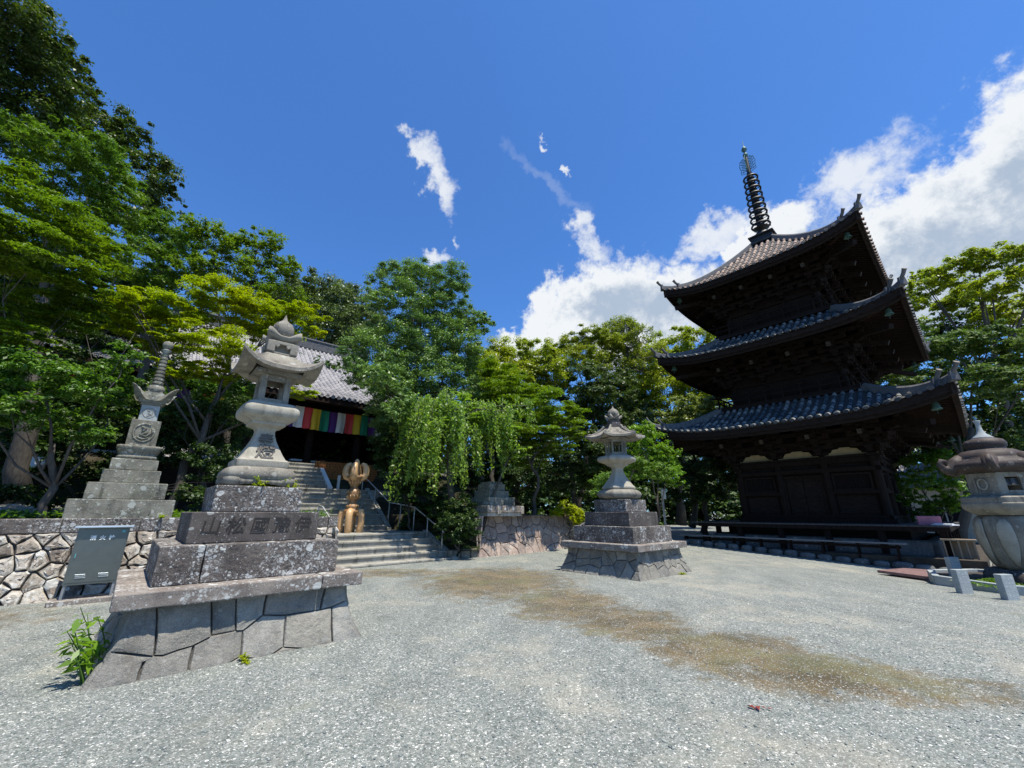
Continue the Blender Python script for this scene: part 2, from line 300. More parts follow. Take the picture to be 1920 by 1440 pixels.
# ---------------------------------------------------------------- mesh helpers
COL = sc.collection
def link(o): COL.objects.link(o); return o
class MB:
    def __init__(s): s.v = []; s.f = []
    def add(s, vs, fs):
        o = len(s.v); s.v += [tuple(v) for v in vs]; s.f += [tuple(i+o for i in f) for f in fs]; return s
    def box(s, c, d, rz=0, ry=0, taper=1, rx=0):
        hx, hy, hz = d[0]/2, d[1]/2, d[2]/2
        vs = [(x*hx*(taper if z > 0 else 1), y*hy*(taper if z > 0 else 1), z*hz) for z in (-1, 1) for y in (-1, 1) for x in (-1, 1)]
        M = Matrix.Rotation(rz, 3, 'Z') @ Matrix.Rotation(ry, 3, 'Y') @ Matrix.Rotation(rx, 3, 'X')
        vs = [tuple(M @ Vector(v) + Vector(c)) for v in vs]
        return s.add(vs, [(0, 2, 3, 1), (4, 5, 7, 6), (0, 1, 5, 4), (2, 6, 7, 3), (0, 4, 6, 2), (1, 3, 7, 5)])
    def bar(s, p, q, wd, ht, up=(0, 0, 1)):
        p, q = Vector(p), Vector(q); d = (q-p).normalized(); sd_ = d.cross(Vector(up)).normalized()*wd/2; u = sd_.cross(d).normalized()*ht/2
        vs = [b+x*sd_+y*u for b in (p, q) for y in (-1, 1) for x in (-1, 1)]
        return s.add(vs, [(0, 1, 3, 2), (4, 6, 7, 5), (0, 4, 5, 1), (2, 3, 7, 6), (0, 2, 6, 4), (1, 5, 7, 3)])
    def loft(s, rings, cap=True, closed=True):
        n = len(rings[0]); o = len(s.v)
        for r in rings: s.v += [tuple(p) for p in r]
        for i in range(len(rings)-1):
            for j in range(n if closed else n-1):
                k = (j+1) % n; s.f.append((o+i*n+j, o+i*n+k, o+(i+1)*n+k, o+(i+1)*n+j))
        if cap and closed:
            s.f.append(tuple(o+j for j in reversed(range(n)))); s.f.append(tuple(o+(len(rings)-1)*n+j for j in range(n)))
        return s
    def tube(s, pts, rad, n=8):
        pts = [Vector(p) for p in pts]; rings = []
        if not isinstance(rad, (list, tuple)): rad = [rad]*len(pts)
        prev = None
        for i, p in enumerate(pts):
            d = (pts[min(i+1, len(pts)-1)]-pts[max(i-1, 0)]).normalized()
            if prev is None: a = d.orthogonal().normalized()
            else:
                a = (prev - d*prev.dot(d)); a = a.normalized() if a.length > 1e-6 else d.orthogonal().normalized()
            prev = a; b_ = d.cross(a)
            rings.append([p+(a*math.cos(t)+b_*math.sin(t))*rad[i] for t in [2*math.pi*j/n for j in range(n)]])
        return s.loft(rings)
    def lathe(s, prof, n=32, c=(0, 0, 0), shape=None):
        # prof: (radius, z[, shape exponent]) ; shape(angle, k) scales the radius
        rings = []
        for i, p in enumerate(prof):
            rings.append([(c[0]+p[0]*math.cos(t)*(shape(t, i) if shape else 1), c[1]+p[0]*math.sin(t)*(shape(t, i) if shape else 1), c[2]+p[1]) for t in [2*math.pi*j/n for j in range(n)]])
        return s.loft(rings)
    def xf(s, M):
        s.v = [tuple(M @ Vector(v)) for v in s.v]; return s
    def merge(s, o): return s.add(o.v, o.f)
    def build(s, name, mat, parent=None, smooth=False, bevel=0, seg=2, loc=None, rz=None, auto=None):
        me = bpy.data.meshes.new(name); me.from_pydata(s.v, [], s.f); me.update()
        me.materials.append(MATS[mat])
        if smooth: me.shade_smooth()
        if auto:
            me.shade_smooth(); me.set_sharp_from_angle(angle=R(auto))
        o = link(bpy.data.objects.new(name, me))
        if bevel:
            md = o.modifiers.new('bevel', 'BEVEL'); md.width = bevel; md.segments = seg; md.limit_method = 'ANGLE'; md.angle_limit = R(30)
        if parent: o.parent = parent
        if loc is not None: o.location = loc
        if rz is not None: o.rotation_euler[2] = rz
        return o
def worn(o, amp, lev=4, scale=.25):
    tx_ = bpy.data.textures.get('wear%g' % scale) or bpy.data.textures.new('wear%g' % scale, 'CLOUDS'); tx_.noise_scale = scale; tx_.noise_depth = 4
    s_ = o.modifiers.new('cut', 'SUBSURF'); s_.subdivision_type = 'SIMPLE'; s_.levels = lev; s_.render_levels = lev
    d_ = o.modifiers.new('wear', 'DISPLACE'); d_.texture = tx_; d_.strength = amp; d_.mid_level = .5; d_.texture_coords = 'LOCAL'
    return o
def tag(o, label=None, cat=None, group=None, kind=None):
    if label: o['label'] = label
    if cat: o['category'] = cat
    if group: o['group'] = group
    if kind: o['kind'] = kind
    return o
def thing(name, label, cat, loc=(0, 0, 0), rz=0.0, group=None):
    o = link(bpy.data.objects.new(name, None)); o.location = loc; o.rotation_euler[2] = rz; o.empty_display_size = .2
    return tag(o, label, cat, group)
def copy_tree(o, parent=None):
    c = o.copy(); COL.objects.link(c); c.parent = parent
    for ch in list(o.children): copy_tree(ch, c)
    return c
def squircle(p):                       # rounded square cross-section, half width 1 at the faces
    def f(t, i=0):
        q = p[i] if isinstance(p, (list, tuple)) else p
        return 1/((abs(math.cos(t))**q+abs(math.sin(t))**q)**(1/q))
    return f
def sqlathe(prof, p=40, n=48, c=(0, 0, 0)):
    return MB().lathe(prof, n, c, squircle(p))
def hexlathe(prof, n=48, c=(0, 0, 0), rot=0.0, soft=0.0):
    def f(t, i):
        s_ = math.pi/3; a = ((t-rot+s_/2) % s_)-s_/2; v = math.cos(s_/2)/math.cos(a)   # corners at rot+30deg steps
        return v*(1-soft)+soft
    return MB().lathe([(r/math.cos(math.pi/6), z) for r, z in prof], n, c, f)
def text_mb(body, size, extr=.004, offset=.0, shear=0):
    c = bpy.data.curves.new('txt', 'FONT'); c.body = body; c.size = size; c.extrude = extr; c.offset = offset; c.shear = shear
    c.align_x = 'CENTER'; c.align_y = 'CENTER'; c.resolution_u = 4
    o = bpy.data.objects.new('txt', c); COL.objects.link(o)
    dg = bpy.context.evaluated_depsgraph_get(); dg.update()
    me = bpy.data.meshes.new_from_object(o.evaluated_get(dg))
    m = MB().add([v.co[:] for v in me.vertices], [tuple(p.vertices) for p in me.polygons])
    bpy.data.objects.remove(o); return m
def clip(poly, nx, ny, d):             # keep nx*x+ny*y<=d
    out = []
    for i in range(len(poly)):
        a, b = poly[i], poly[(i+1) % len(poly)]
        da, db = nx*a[0]+ny*a[1]-d, nx*b[0]+ny*b[1]-d
        if da <= 0: out.append(a)
        if (da < 0) != (db < 0) and da != db:
            t = da/(da-db); out.append((a[0]+(b[0]-a[0])*t, a[1]+(b[1]-a[1])*t))
    return out
def masonry(mb, fmap, rect, seeds, gap=.012, depth=.03, rough=.012, inset=.03, seed=1, wob=.002, polys=None):
    rr = random.Random(seed); x0, y0, x1, y1 = rect
    for i, (sx_, sy_) in enumerate(polys or seeds) if not polys else [(i, (0, 0)) for i in range(len(polys))]:
        poly = [(x0, y0), (x1, y0), (x1, y1), (x0, y1)]
        if polys: poly = list(polys[i])
        for j, (tx, ty) in enumerate([] if polys else seeds):
            if i == j: continue
            nx, ny = tx-sx_, ty-sy_
            if nx*nx+ny*ny > 6: continue
            poly = clip(poly, nx, ny, (nx*(tx+sx_)+ny*(ty+sy_))/2)
            if len(poly) < 3: break
        if len(poly) < 3: continue
        cx = sum(p[0] for p in poly)/len(poly); cy = sum(p[1] for p in poly)/len(poly)
        pts = []
        for k in range(len(poly)):
            a, b = poly[k], poly[(k+1) % len(poly)]; L = math.dist(a, b); n = max(1, int(L/.09))
            pts += [(a[0]+(b[0]-a[0])*q/n+rr.uniform(-1, 1)*wob, a[1]+(b[1]-a[1])*q/n+rr.uniform(-1, 1)*wob) for q in range(n)]
        if len(pts) < 3: continue
        r0 = max(math.dist(p, (cx, cy)) for p in pts)
        if r0 < .03: continue
        d0 = depth*rr.uniform(.6, 1.25); tx, ty = rr.uniform(-.05, .05), rr.uniform(-.05, .05)
        rings = []
        for k, (ins, dd, jt) in enumerate([(gap, -.02, 0), (gap, .25*d0, .3), (gap+inset*.45, d0*.9, .7), (gap+inset*1.6, d0*1.0, 1), (r0*.5, d0*1.1, 1)]):
            ring = []
            for p in pts:
                L = math.dist(p, (cx, cy)) or 1; q = max(.12, (L-ins)/L) if k < 4 else .45
                u = cx+(p[0]-cx)*q; v = cy+(p[1]-cy)*q
                dz = dd+(rr.uniform(-1, 1)*rough*jt)+((u-cx)*tx+(v-cy)*ty)*(1 if k > 1 else 0)
                ring.append(fmap(u, v, dz))
            rings.append(ring)
        o = len(mb.v); n = len(pts)
        for r_ in rings: mb.v += [tuple(x) for x in r_]
        for k in range(len(rings)-1):
            for j in range(n):
                h_ = (j+1) % n; mb.f.append((o+k*n+j, o+k*n+h_, o+(k+1)*n+h_, o+(k+1)*n+j))
        mb.v.append(fmap(cx, cy, d0*1.15)); c_ = len(mb.v)-1
        for j in range(n): mb.f.append((o+4*n+j, o+4*n+(j+1) % n, c_))
def rowseeds(x0, x1, y0, y1, w, hgt, seed, jit=.28):
    rr = random.Random(seed); out = []; ny = max(1, round((y1-y0)/hgt))
    for j in range(ny):
        y = y0+(j+.5)*(y1-y0)/ny; x = x0-w*rr.random()*.5
        while x < x1+w*.3:
            ww = w*rr.uniform(.6, 1.4); x += ww/2
            out.append((x+rr.uniform(-jit, jit)*w*.3, y+rr.uniform(-jit, jit)*hgt)); x += ww/2
    return out
# ---------------------------------------------------------------- ground
def grid_obj(name, aa, bb, zf, mat, keep=None):
    A, B = np.meshgrid(aa, bb, indexing='ij'); Z = zf(A, B); na, nb = len(aa), len(bb)
    v = np.stack([A, B, Z], -1).reshape(-1, 3)
    i = np.arange(na*nb).reshape(na, nb)
    f = np.stack([i[:-1, :-1], i[1:, :-1], i[1:, 1:], i[:-1, 1:]], -1).reshape(-1, 4)
    if keep is not None:
        c = v[f].mean(1); f = f[keep(c[:, 0], c[:, 1])]
    me = bpy.data.meshes.new(name); me.from_pydata(v.tolist(), [], f.tolist()); me.materials.append(MATS[mat]); me.shade_smooth()
    o = link(bpy.data.objects.new(name, me)); o.rotation_euler[2] = TH; o['kind'] = 'structure'; return o
ax = np.concatenate([[-900, -300, -120, -60], np.arange(-30, 45, .75), [60, 120, 300, 900]])
bx_ = np.concatenate([[-900, -300, -120, -60], np.arange(-30, 45, .75), [60, 120, 300, 900]])
grid_obj('gravel_court', ax, bx_, gz, 'gravel')
def hill(a, b):
    base = np.full(a.shape, 1.41)
    z = base + 2.5*sm(17, 23, b)*sm(17.5, 14, a)
    z = z + .6*np.maximum(0, b-42)*sm(30, 10, a)+ .45*np.maximum(0, -3-a)*sm(13.5, 22, b)
    z = z + .18*np.sin(a*1.7+b)*np.sin(b*1.3)*sm(14, 16, b)
    st = .1+.0*a + .19*(b-12.5)/.46; st = np.where(b > 14.8, .8, st); st = np.where(b > 16.9, .8+(b-16.9)/2.6*1.75, st); st = np.where(b > 19.6, 2.6, st); st = np.where(b > 20.6, 2.6+(b-20.6)/2.1*1.35, st); st = np.where(b > 22.8, 3.9, st)
    inside = (a > 4.3) & (a < 8.7) & (b < 23.2); z = np.where(inside, np.minimum(z, st-.45), z)
    side = (a >= 8.7) & (a < 9.9); z = np.where(side, np.minimum(z, .25+.3*np.maximum(0, b-12.6)), z)
    far = sm(15.5, 19, a); z = z*(1-far)+(gz(a, b)-.3)*far
    return z
ha = np.arange(-60, 22.1, .4); hb = np.arange(12.45, 90, .4)
grid_obj('hillside', ha, hb, hill, 'forest_floor', keep=lambda a, b: (a < 14.7) | (b > 18))
def hz(a, b): return float(hill(np.array([float(a)]), np.array([float(b)]))[0])
# ---------------------------------------------------------------- foliage
def mesh_np(name, V, F, mat):
    me = bpy.data.meshes.new(name); n = len(V); m = len(F); k = F.shape[1]
    me.vertices.add(n); me.vertices.foreach_set('co', V.astype(np.float32).ravel())
    me.loops.add(m*k); me.loops.foreach_set('vertex_index', F.astype(np.int32).ravel())
    me.polygons.add(m); me.polygons.foreach_set('loop_start', np.arange(0, m*k, k, dtype=np.int32))
    me.update(calc_edges=True); me.materials.append(MATS[mat]); return me
def unit(v): return v/np.maximum(np.linalg.norm(v, axis=1, keepdims=True), 1e-9)
def leaves(P, N, size, aspect=.5, droop=.25, fold=.12, Tdir=None):
    n = len(P)
    T = rng.normal(size=(n, 3)) if Tdir is None else Tdir+rng.normal(size=(n, 3))*.3
    T = T-(T*N).sum(1, keepdims=True)*N; T = unit(T); T[:, 2] -= droop; T = unit(T)
    S = unit(np.cross(N, T)); L = size*rng.uniform(.5, 1.45, (n, 1)); Wd = L*aspect*.5
    b0 = P-T*L*.5; tip = P+T*L*.5; mid = P-T*L*.04; up = np.cross(T, S)*-1
    l = mid+S*Wd+N*L*fold; r = mid-S*Wd+N*L*fold
    V = np.stack([b0, l, tip, r], 1).reshape(-1, 3); F = np.arange(4*n).reshape(n, 4)
    return V, F
def crown_pts(c, r, sq, leaf, dens, kind):
    c = np.array(c); n = int(dens*56*(r/leaf)**2*(.6+.4*sq)); n = max(60, min(n, 80000))
    flat = kind == 'spray'
    ncl = int(np.clip((r/leaf)**2*.30, 40, 220)) if not flat else int(np.clip((r/leaf)**2*.22, 30, 160))
    d = unit(rng.normal(size=(ncl, 3))); rad = rng.uniform(.12, 1.0, (ncl, 1))**.5*1.06*np.where(rng.random((ncl, 1)) > .86, 1.22, 1)
    cc = c+d*rad*r*np.array([1, 1, sq]); cr = r*rng.uniform(.10, .34, ncl)*np.where(rad[:, 0] > 1.1, .6, 1)
    k = rng.integers(0, ncl, n); dl = unit(rng.normal(size=(n, 3)))
    dl[:, 2] = np.where(dl[:, 2] < -.25, -dl[:, 2], dl[:, 2])
    if flat:
        s3 = np.array([1.35, 1.35, .26]); rr_ = rng.uniform(0, 1, (n, 1))**.5
    elif kind == 'needle':
        s3 = np.array([1.1, 1.1, .62]); rr_ = np.abs(rng.normal(.7, .3, (n, 1)))
    else:
        s3 = np.array([1, 1, .8]); rr_ = np.abs(rng.normal(.75, .32, (n, 1)))
    P = cc[k]+dl*rr_*cr[k][:, None]*s3
    N = unit(dl*np.array([1, 1, 1.0])*(.35 if flat else .9)+np.array([0, 0, .9])+rng.normal(size=(n, 3))*(.35 if flat else .5))
    return P, N, dl
def crown_mesh(name, blobs, sq, leaf, dens, kind, mat):
    Vs, Fs, o = [], [], 0
    for (x, y, z, r) in blobs:
        P, N, dl = crown_pts((x, y, z), r, sq, leaf, dens, kind)
        if kind == 'needle':
            T = unit(dl+np.array([0, 0, .7])); V, F = leaves(P, N, leaf*1.35, .28, -.1, 0, T)
        elif kind == 'tuft':
            T = unit(dl+np.array([0, 0, .5])); V, F = leaves(P, N, leaf*1.15, .42, 0, .05, T)
        else: V, F = leaves(P, N, leaf, .55 if kind == 'leaf' else .5)
        Vs.append(V); Fs.append(F+o); o += len(V)
    return np.concatenate(Vs), np.concatenate(Fs)
def trunk_mb(base, r, blobs, rr, crooked=.25):
    m = MB(); b = Vector(base); tops = [Vector(q[:3]) for q in blobs]; cen = sum(tops, Vector())/len(tops)
    ztop = max(q[2] for q in blobs); fork = b.lerp(Vector((cen.x, cen.y, b.z+(cen.z-b.z)*.62)), 1)
    n = 7; pts = []
    for i in range(n):
        t = i/(n-1); p = b.lerp(fork, t); j = crooked*math.sin(t*math.pi)
        pts.append(p+Vector((rr.uniform(-j, j), rr.uniform(-j, j), 0)))
    m.tube(pts, [r*(1.25 if i == 0 else 1-.45*i/(n-1)) for i in range(n)], 9)
    for ti, tp in enumerate(tops):
        if ti % 2 and len(tops) > 3: continue
        i0 = rr.randint(3, n-1); s0 = pts[i0]; rads = r*.34; mid = s0.lerp(tp, .5)+Vector((rr.uniform(-.3, .3), rr.uniform(-.3, .3), rr.uniform(-.1, .5)))
        q1 = s0.lerp(mid, .5)+Vector((rr.uniform(-.1, .1),)*3); q2 = mid.lerp(tp, .5)+Vector((rr.uniform(-.15, .15),)*3)
        m.tube([s0, q1, mid, q2, tp], [rads, rads*.8, rads*.6, rads*.42, rads*.2], 6)
        for _ in range(2):
            e = tp+Vector((rr.uniform(-1, 1), rr.uniform(-1, 1), rr.uniform(-.3, .8)))*.6
            m.tube([mid, mid.lerp(e, .5)+Vector((0, 0, .1)), e], [rads*.35, rads*.22, rads*.08], 5)
    return m
TREES=[
('evergreen_tree', 'tree', 'tall dark glossy evergreen filling the upper corner of the leafy hillside', 'dark', 'leaf', 0.104, 1, 0.9, (-15.21, 11.39, 2.2, 0.16), [(-16.19, 9.06, 16.33, 1.35), (-16.29, 10.13, 16.73, 1.0), (-16.55, 8.97, 14.08, 1.54), (-16.33, 10.31, 14.7, 1.3), (-16.43, 10.24, 12.76, 1.24), (-15.18, 10.02, 15.17, 0.73), (-15.99, 8.43, 16.02, 1.4), (-16.29, 11.25, 14.87, 0.8)]),
('pine_tree', 'tree', 'soft needled pine just under the tall glossy evergreen on the hillside', 'pine', 'needle', 0.093, 1, 0.75, (-12.85, 11.13, 2.0, 0.25), [(-13.71, 9.43, 11.47, 0.87), (-13.31, 9.9, 12.18, 0.94), (-14.0, 11.33, 12.76, 0.98), (-13.53, 10.34, 10.95, 0.95), (-13.48, 11.49, 11.43, 0.89), (-14.3, 9.27, 12.31, 0.58), (-13.79, 10.52, 9.69, 0.85), (-12.61, 10.54, 9.51, 0.79)]),
('evergreen_tree', 'tree', 'dark evergreen with drooping tips rising behind the soft pines on the skyline', 'dark', 'leaf', 0.143, 1, 1, (-17.71, 19.03, 3, 0.18), [(-21.22, 15.9, 20.73, 1.24), (-21.18, 17.04, 21.33, 1.06), (-19.66, 17.31, 18.67, 1.39), (-19.51, 18.4, 17.9, 1.02), (-21.83, 15.23, 21.34, 0.99), (-18.5, 16.64, 15.06, 1.29), (-20.99, 16.77, 19.55, 1.34)]),
('maple_tree', 'tree', 'yellow green tree with dense sprays at the far edge of the terrace wall', 'ygreen', 'spray', 0.071, 1.1, 0.6, (-10.28, 7.96, 1.5, 0.06), [(-11.05, 7.21, 8.39, 0.75), (-10.32, 7.54, 7.96, 0.78), (-10.13, 7.15, 6.69, 0.92), (-10.61, 8.48, 7.96, 0.63), (-11.02, 6.95, 7.06, 0.88), (-10.42, 8.38, 6.7, 0.84), (-10.99, 8.03, 5.94, 0.77), (-10.24, 8.59, 7.27, 0.57), (-10.62, 8.6, 5.84, 0.65), (-10.27, 7.82, 4.96, 0.62), (-10.29, 8.74, 6.33, 0.5), (-10.66, 7.41, 5.25, 0.59)]),
('pine_tree', 'tree', 'soft needled pine whose crown meets the airy yellow tree', 'pine', 'needle', 0.115, 1, 0.8, (-13.81, 15.82, 3, 0.22), [(-15.95, 15.32, 13.13, 1.19), (-15.45, 15.63, 13.95, 0.99), (-14.7, 13.82, 10.76, 1.04), (-14.01, 14.64, 11.3, 1.01), (-14.28, 14.64, 9.8, 1.09), (-15.19, 16.17, 13.18, 0.89)]),
('broadleaf_tree', 'tree', 'airy yellow green tree with bare forked limbs against the blue sky', 'ygreen', 'leaf', 0.104, 0.75, 0.6, (-10.69, 15.71, 3, 0.14), [(-12.47, 14.29, 12.48, 0.87), (-12.01, 15.18, 12.34, 1.1), (-11.02, 15.08, 12.95, 0.89), (-10.53, 15.94, 12.17, 0.83), (-12.4, 14.2, 11.01, 1.0), (-11.26, 15.03, 10.78, 1.19), (-10.17, 16.37, 12.31, 0.48), (-13.21, 14.03, 12.68, 0.56), (-10.91, 16.69, 11.24, 1.07)]),
('maple_tree', 'tree', 'bright lime maple in flat layers spreading above the ringed stone stupa', 'lime', 'spray', 0.072, 1.5, 0.42, (-9.16, 11.24, 1.5, 0.13), [(-10.74, 10.28, 7.17, 0.75), (-10.32, 11.23, 7.33, 1.0), (-9.45, 11.83, 8.22, 1.1), (-8.66, 12.68, 7.87, 1.19), (-7.55, 12.78, 8.09, 0.81), (-8.76, 10.96, 6.32, 0.98), (-10.39, 11.03, 6.35, 0.8), (-8.14, 12.97, 7.2, 0.7), (-11.13, 10.38, 6.64, 0.52), (-6.9, 12.96, 7.56, 0.37), (-8.96, 11.92, 5.66, 0.79), (-9.32, 10.59, 5.36, 0.61), (-7.26, 13.24, 5.45, 0.56), (-7.94, 12.36, 6.0, 0.65)]),
('camellia_tree', 'tree', 'glossy leaved camellia with crooked stems behind the rubble wall', 'mid', 'leaf', 0.074, 1.1, 0.8, (-9.45, 8.63, 1.5, 0.09), [(-9.82, 7.84, 4.25, 0.67), (-9.13, 8.17, 4.13, 0.6), (-9.59, 9.3, 3.96, 0.56), (-10.19, 8.94, 3.49, 0.51), (-9.65, 7.6, 3.41, 0.52), (-9.54, 9.25, 4.6, 0.48), (-10.31, 7.48, 4.13, 0.67), (-8.96, 8.53, 3.17, 0.35), (-8.99, 8.8, 4.98, 0.37)]),
('evergreen_shrub', 'shrub', 'broad dark green shrub between the ringed stupa and the big square lantern', 'deep', 'leaf', 0.074, 1.2, 0.9, (-8.62, 12.27, 1.5, 0.08), [(-9.8, 12.03, 4.0, 0.83), (-9.13, 12.76, 3.81, 0.89), (-8.53, 11.5, 2.91, 0.65), (-9.67, 11.81, 3.17, 0.57), (-8.24, 11.72, 4.42, 0.54), (-8.47, 12.91, 2.99, 0.53), (-9.57, 11.28, 4.16, 0.47)]),
('evergreen_tree', 'tree', 'shady dark evergreen filling the gap behind the lime maple and camellia', 'deep', 'leaf', 0.127, 1.1, 1, (-17.66, 14.73, 3, 0.12), [(-18.73, 15.13, 8.61, 1.45), (-17.85, 16.53, 8.49, 1.39), (-18.47, 13.92, 7.61, 1.11), (-16.92, 17.55, 7.86, 1.36), (-17.2, 14.71, 6.63, 1.18), (-17.89, 12.88, 8.81, 1.05), (-16.96, 16.08, 10.08, 1.17), (-17.7, 12.95, 10.18, 1.1)]),
('oak_tree', 'tree', 'distant grey green oak on the skyline above the temple roof', 'grey', 'leaf', 0.211, 1.3, 0.8, (-19.84, 43.71, 6, 0.4), [(-21.83, 41.22, 24.11, 3.35), (-19.75, 43.48, 24.63, 3.2), (-24.89, 42.0, 25.58, 2.71), (-16.92, 43.23, 22.76, 2.12), (-20.15, 41.16, 20.76, 3.3), (-26.58, 42.56, 22.77, 3.36), (-18.6, 43.44, 20.47, 2.79)]),
('podocarpus_tree', 'tree', 'tall blue green conifer beside the temple roof with an open pointed top', 'blue', 'tuft', 0.099, 1.15, 0.8, (-4.44, 19.5, 1.5, 0.22), [(-5.21, 20.46, 14.12, 1.4), (-6.58, 19.91, 13.95, 1.22), (-3.37, 19.54, 13.56, 1.14), (-6.81, 18.82, 12.16, 0.94), (-5.29, 19.44, 12.19, 1.47), (-3.54, 20.11, 12.39, 1.36), (-2.34, 20.17, 11.61, 0.95), (-1.61, 20.17, 11.35, 0.61), (-7.27, 19.02, 9.25, 1.37), (-6.31, 20.1, 10.3, 1.64), (-4.48, 19.61, 10.09, 1.62), (-2.94, 19.73, 9.84, 1.47), (-7.18, 19.29, 8.06, 1.1), (-5.81, 18.64, 7.71, 1.48), (-4.26, 19.2, 7.89, 1.69), (-2.63, 20.99, 8.79, 1.53), (-6.32, 19.13, 6.37, 0.83), (-5.74, 19.37, 6.03, 1.19), (-1.56, 18.96, 6.99, 1.06), (-6.04, 18.97, 5.54, 0.64), (-5.68, 19.46, 5.12, 0.77), (-4.53, 15.54, 5.46, 0.72), (-6.83, 16.56, 7.51, 0.52), (-5.57, 16.95, 6.9, 0.96), (-5.42, 15.13, 6.66, 0.67), (-4.88, 17.26, 5.54, 0.85)]),
('maple_tree', 'tree', 'layered yellow green maple between the weeping cherry and the hexagonal lantern', 'ygreen', 'spray', 0.102, 1.2, 0.5, (0.93, 18.48, 1.6, 0.1), [(0.0, 18.52, 6.87, 1.48), (1.28, 18.91, 6.45, 1.8), (2.43, 18.13, 5.49, 1.13), (-0.79, 19.0, 8.1, 1.24), (1.75, 19.0, 4.53, 1.02), (0.59, 17.61, 4.9, 1.37), (2.67, 17.5, 4.76, 0.65), (0.99, 18.92, 3.9, 1.0), (-0.26, 19.53, 5.8, 1.38)]),
('camphor_tree', 'tree', 'pale olive camphor rising behind the layered maple', 'camph', 'leaf', 0.139, 1.2, 0.9, (0.0, 28.0, 2, 0.3), [(-1.15, 27.35, 11.8, 1.7), (0.39, 28.0, 12.46, 1.66), (1.99, 28.36, 12.17, 1.77), (-1.14, 27.56, 9.86, 1.99), (0.95, 27.7, 10.1, 1.78), (-2.1, 27.48, 11.03, 1.12), (3.07, 27.57, 11.06, 1.61)]),
('pine_tree', 'tree', 'high flat topped pine against the white cloud behind the layered maple', 'yolive', 'needle', 0.148, 1.2, 0.5, (4.52, 29.66, 1.5, 0.2), [(4.91, 30.07, 14.18, 1.59), (6.19, 28.83, 14.47, 1.43), (7.4, 28.81, 14.1, 1.18), (3.91, 30.8, 13.79, 1.32), (5.32, 28.09, 12.07, 1.83), (7.02, 29.56, 12.18, 1.67), (8.03, 29.87, 13.64, 0.97)]),
('camellia_tree', 'tree', 'dark camellia with glittering leaves right behind the jewel of the hexagonal lantern', 'dark', 'leaf', 0.119, 1.2, 1, (5.02, 23.47, 1.5, 0.15), [(5.09, 23.06, 8.83, 1.55), (5.85, 22.64, 7.57, 1.49), (4.79, 24.46, 7.54, 1.53), (6.47, 22.52, 6.14, 1.2), (5.4, 22.66, 5.56, 1.38), (4.37, 23.55, 5.71, 1.26), (6.71, 23.71, 9.04, 0.94), (4.97, 22.53, 4.06, 1.51), (6.66, 22.69, 4.37, 1.18)]),
('camphor_tree', 'tree', 'big yellow green camphor close behind the middle roof of the pagoda', 'camph', 'leaf', 0.168, 1.25, 0.85, (13.22, 33.48, 1, 0.35), [(11.71, 33.53, 13.61, 2.56), (14.45, 34.61, 15.56, 2.1), (15.66, 32.34, 15.39, 1.75), (17.65, 33.19, 15.24, 1.46), (12.52, 32.54, 11.36, 2.79), (15.45, 32.0, 11.65, 2.46), (11.04, 35.08, 11.62, 2.09), (16.87, 33.72, 9.81, 2.02), (10.82, 34.32, 9.01, 1.84)]),
('olive_tree', 'tree', 'rounded pale olive crown just above the left tip of the lowest pagoda roof', 'olive', 'leaf', 0.153, 1.3, 0.9, (11.98, 28.59, 1, 0.2), [(12.3, 27.6, 8.23, 1.5), (13.19, 26.79, 7.93, 1.2), (11.6, 29.02, 7.86, 1.14), (12.44, 27.41, 7.13, 1.47)]),
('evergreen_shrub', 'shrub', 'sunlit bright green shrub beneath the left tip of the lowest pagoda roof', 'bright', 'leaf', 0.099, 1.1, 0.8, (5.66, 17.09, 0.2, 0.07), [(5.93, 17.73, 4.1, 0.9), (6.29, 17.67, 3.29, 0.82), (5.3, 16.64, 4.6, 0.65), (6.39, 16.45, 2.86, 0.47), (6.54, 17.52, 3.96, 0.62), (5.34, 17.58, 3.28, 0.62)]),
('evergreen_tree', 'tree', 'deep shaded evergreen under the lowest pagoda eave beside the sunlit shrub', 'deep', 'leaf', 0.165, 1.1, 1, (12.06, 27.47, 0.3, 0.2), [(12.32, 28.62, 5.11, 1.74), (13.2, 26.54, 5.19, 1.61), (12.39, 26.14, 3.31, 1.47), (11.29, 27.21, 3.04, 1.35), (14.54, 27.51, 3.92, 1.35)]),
('camphor_tree', 'tree', 'spreading camphor with open yellow green crown above the garden pines right of the pagoda', 'camph', 'leaf', 0.187, 1.4, 0.75, (30.53, 25.85, 0, 0.4), [(29.71, 25.56, 16.73, 1.26), (30.73, 24.85, 17.46, 1.29), (31.88, 23.88, 17.88, 1.09), (32.63, 22.87, 17.68, 1.16), (32.94, 22.34, 15.65, 1.53), (32.75, 26.38, 16.42, 1.34), (31.02, 23.11, 15.36, 1.35), (28.3, 25.39, 15.36, 0.66), (34.18, 24.67, 14.24, 1.49), (33.12, 25.62, 14.32, 1.22), (32.18, 27.52, 15.93, 1.01), (30.24, 26.04, 18.22, 0.61)]),
('pine_tree', 'tree', 'layered dark green pine behind the eave tips right of the pagoda', 'pineb', 'needle', 0.168, 1.7, 0.7, (24.36, 23.72, 0, 0.25), [(25.88, 24.82, 11.22, 1.45), (26.68, 23.82, 11.37, 1.38), (23.37, 23.48, 9.13, 1.36), (26.9, 22.53, 11.02, 1.38), (27.96, 21.76, 11.03, 1.22), (28.01, 20.62, 9.9, 1.34), (25.52, 22.83, 8.76, 1.52), (25.88, 21.08, 8.21, 1.37), (23.14, 24.33, 9.76, 0.75), (24.47, 22.36, 11.99, 0.79), (25.98, 19.61, 7.74, 1.12)]),
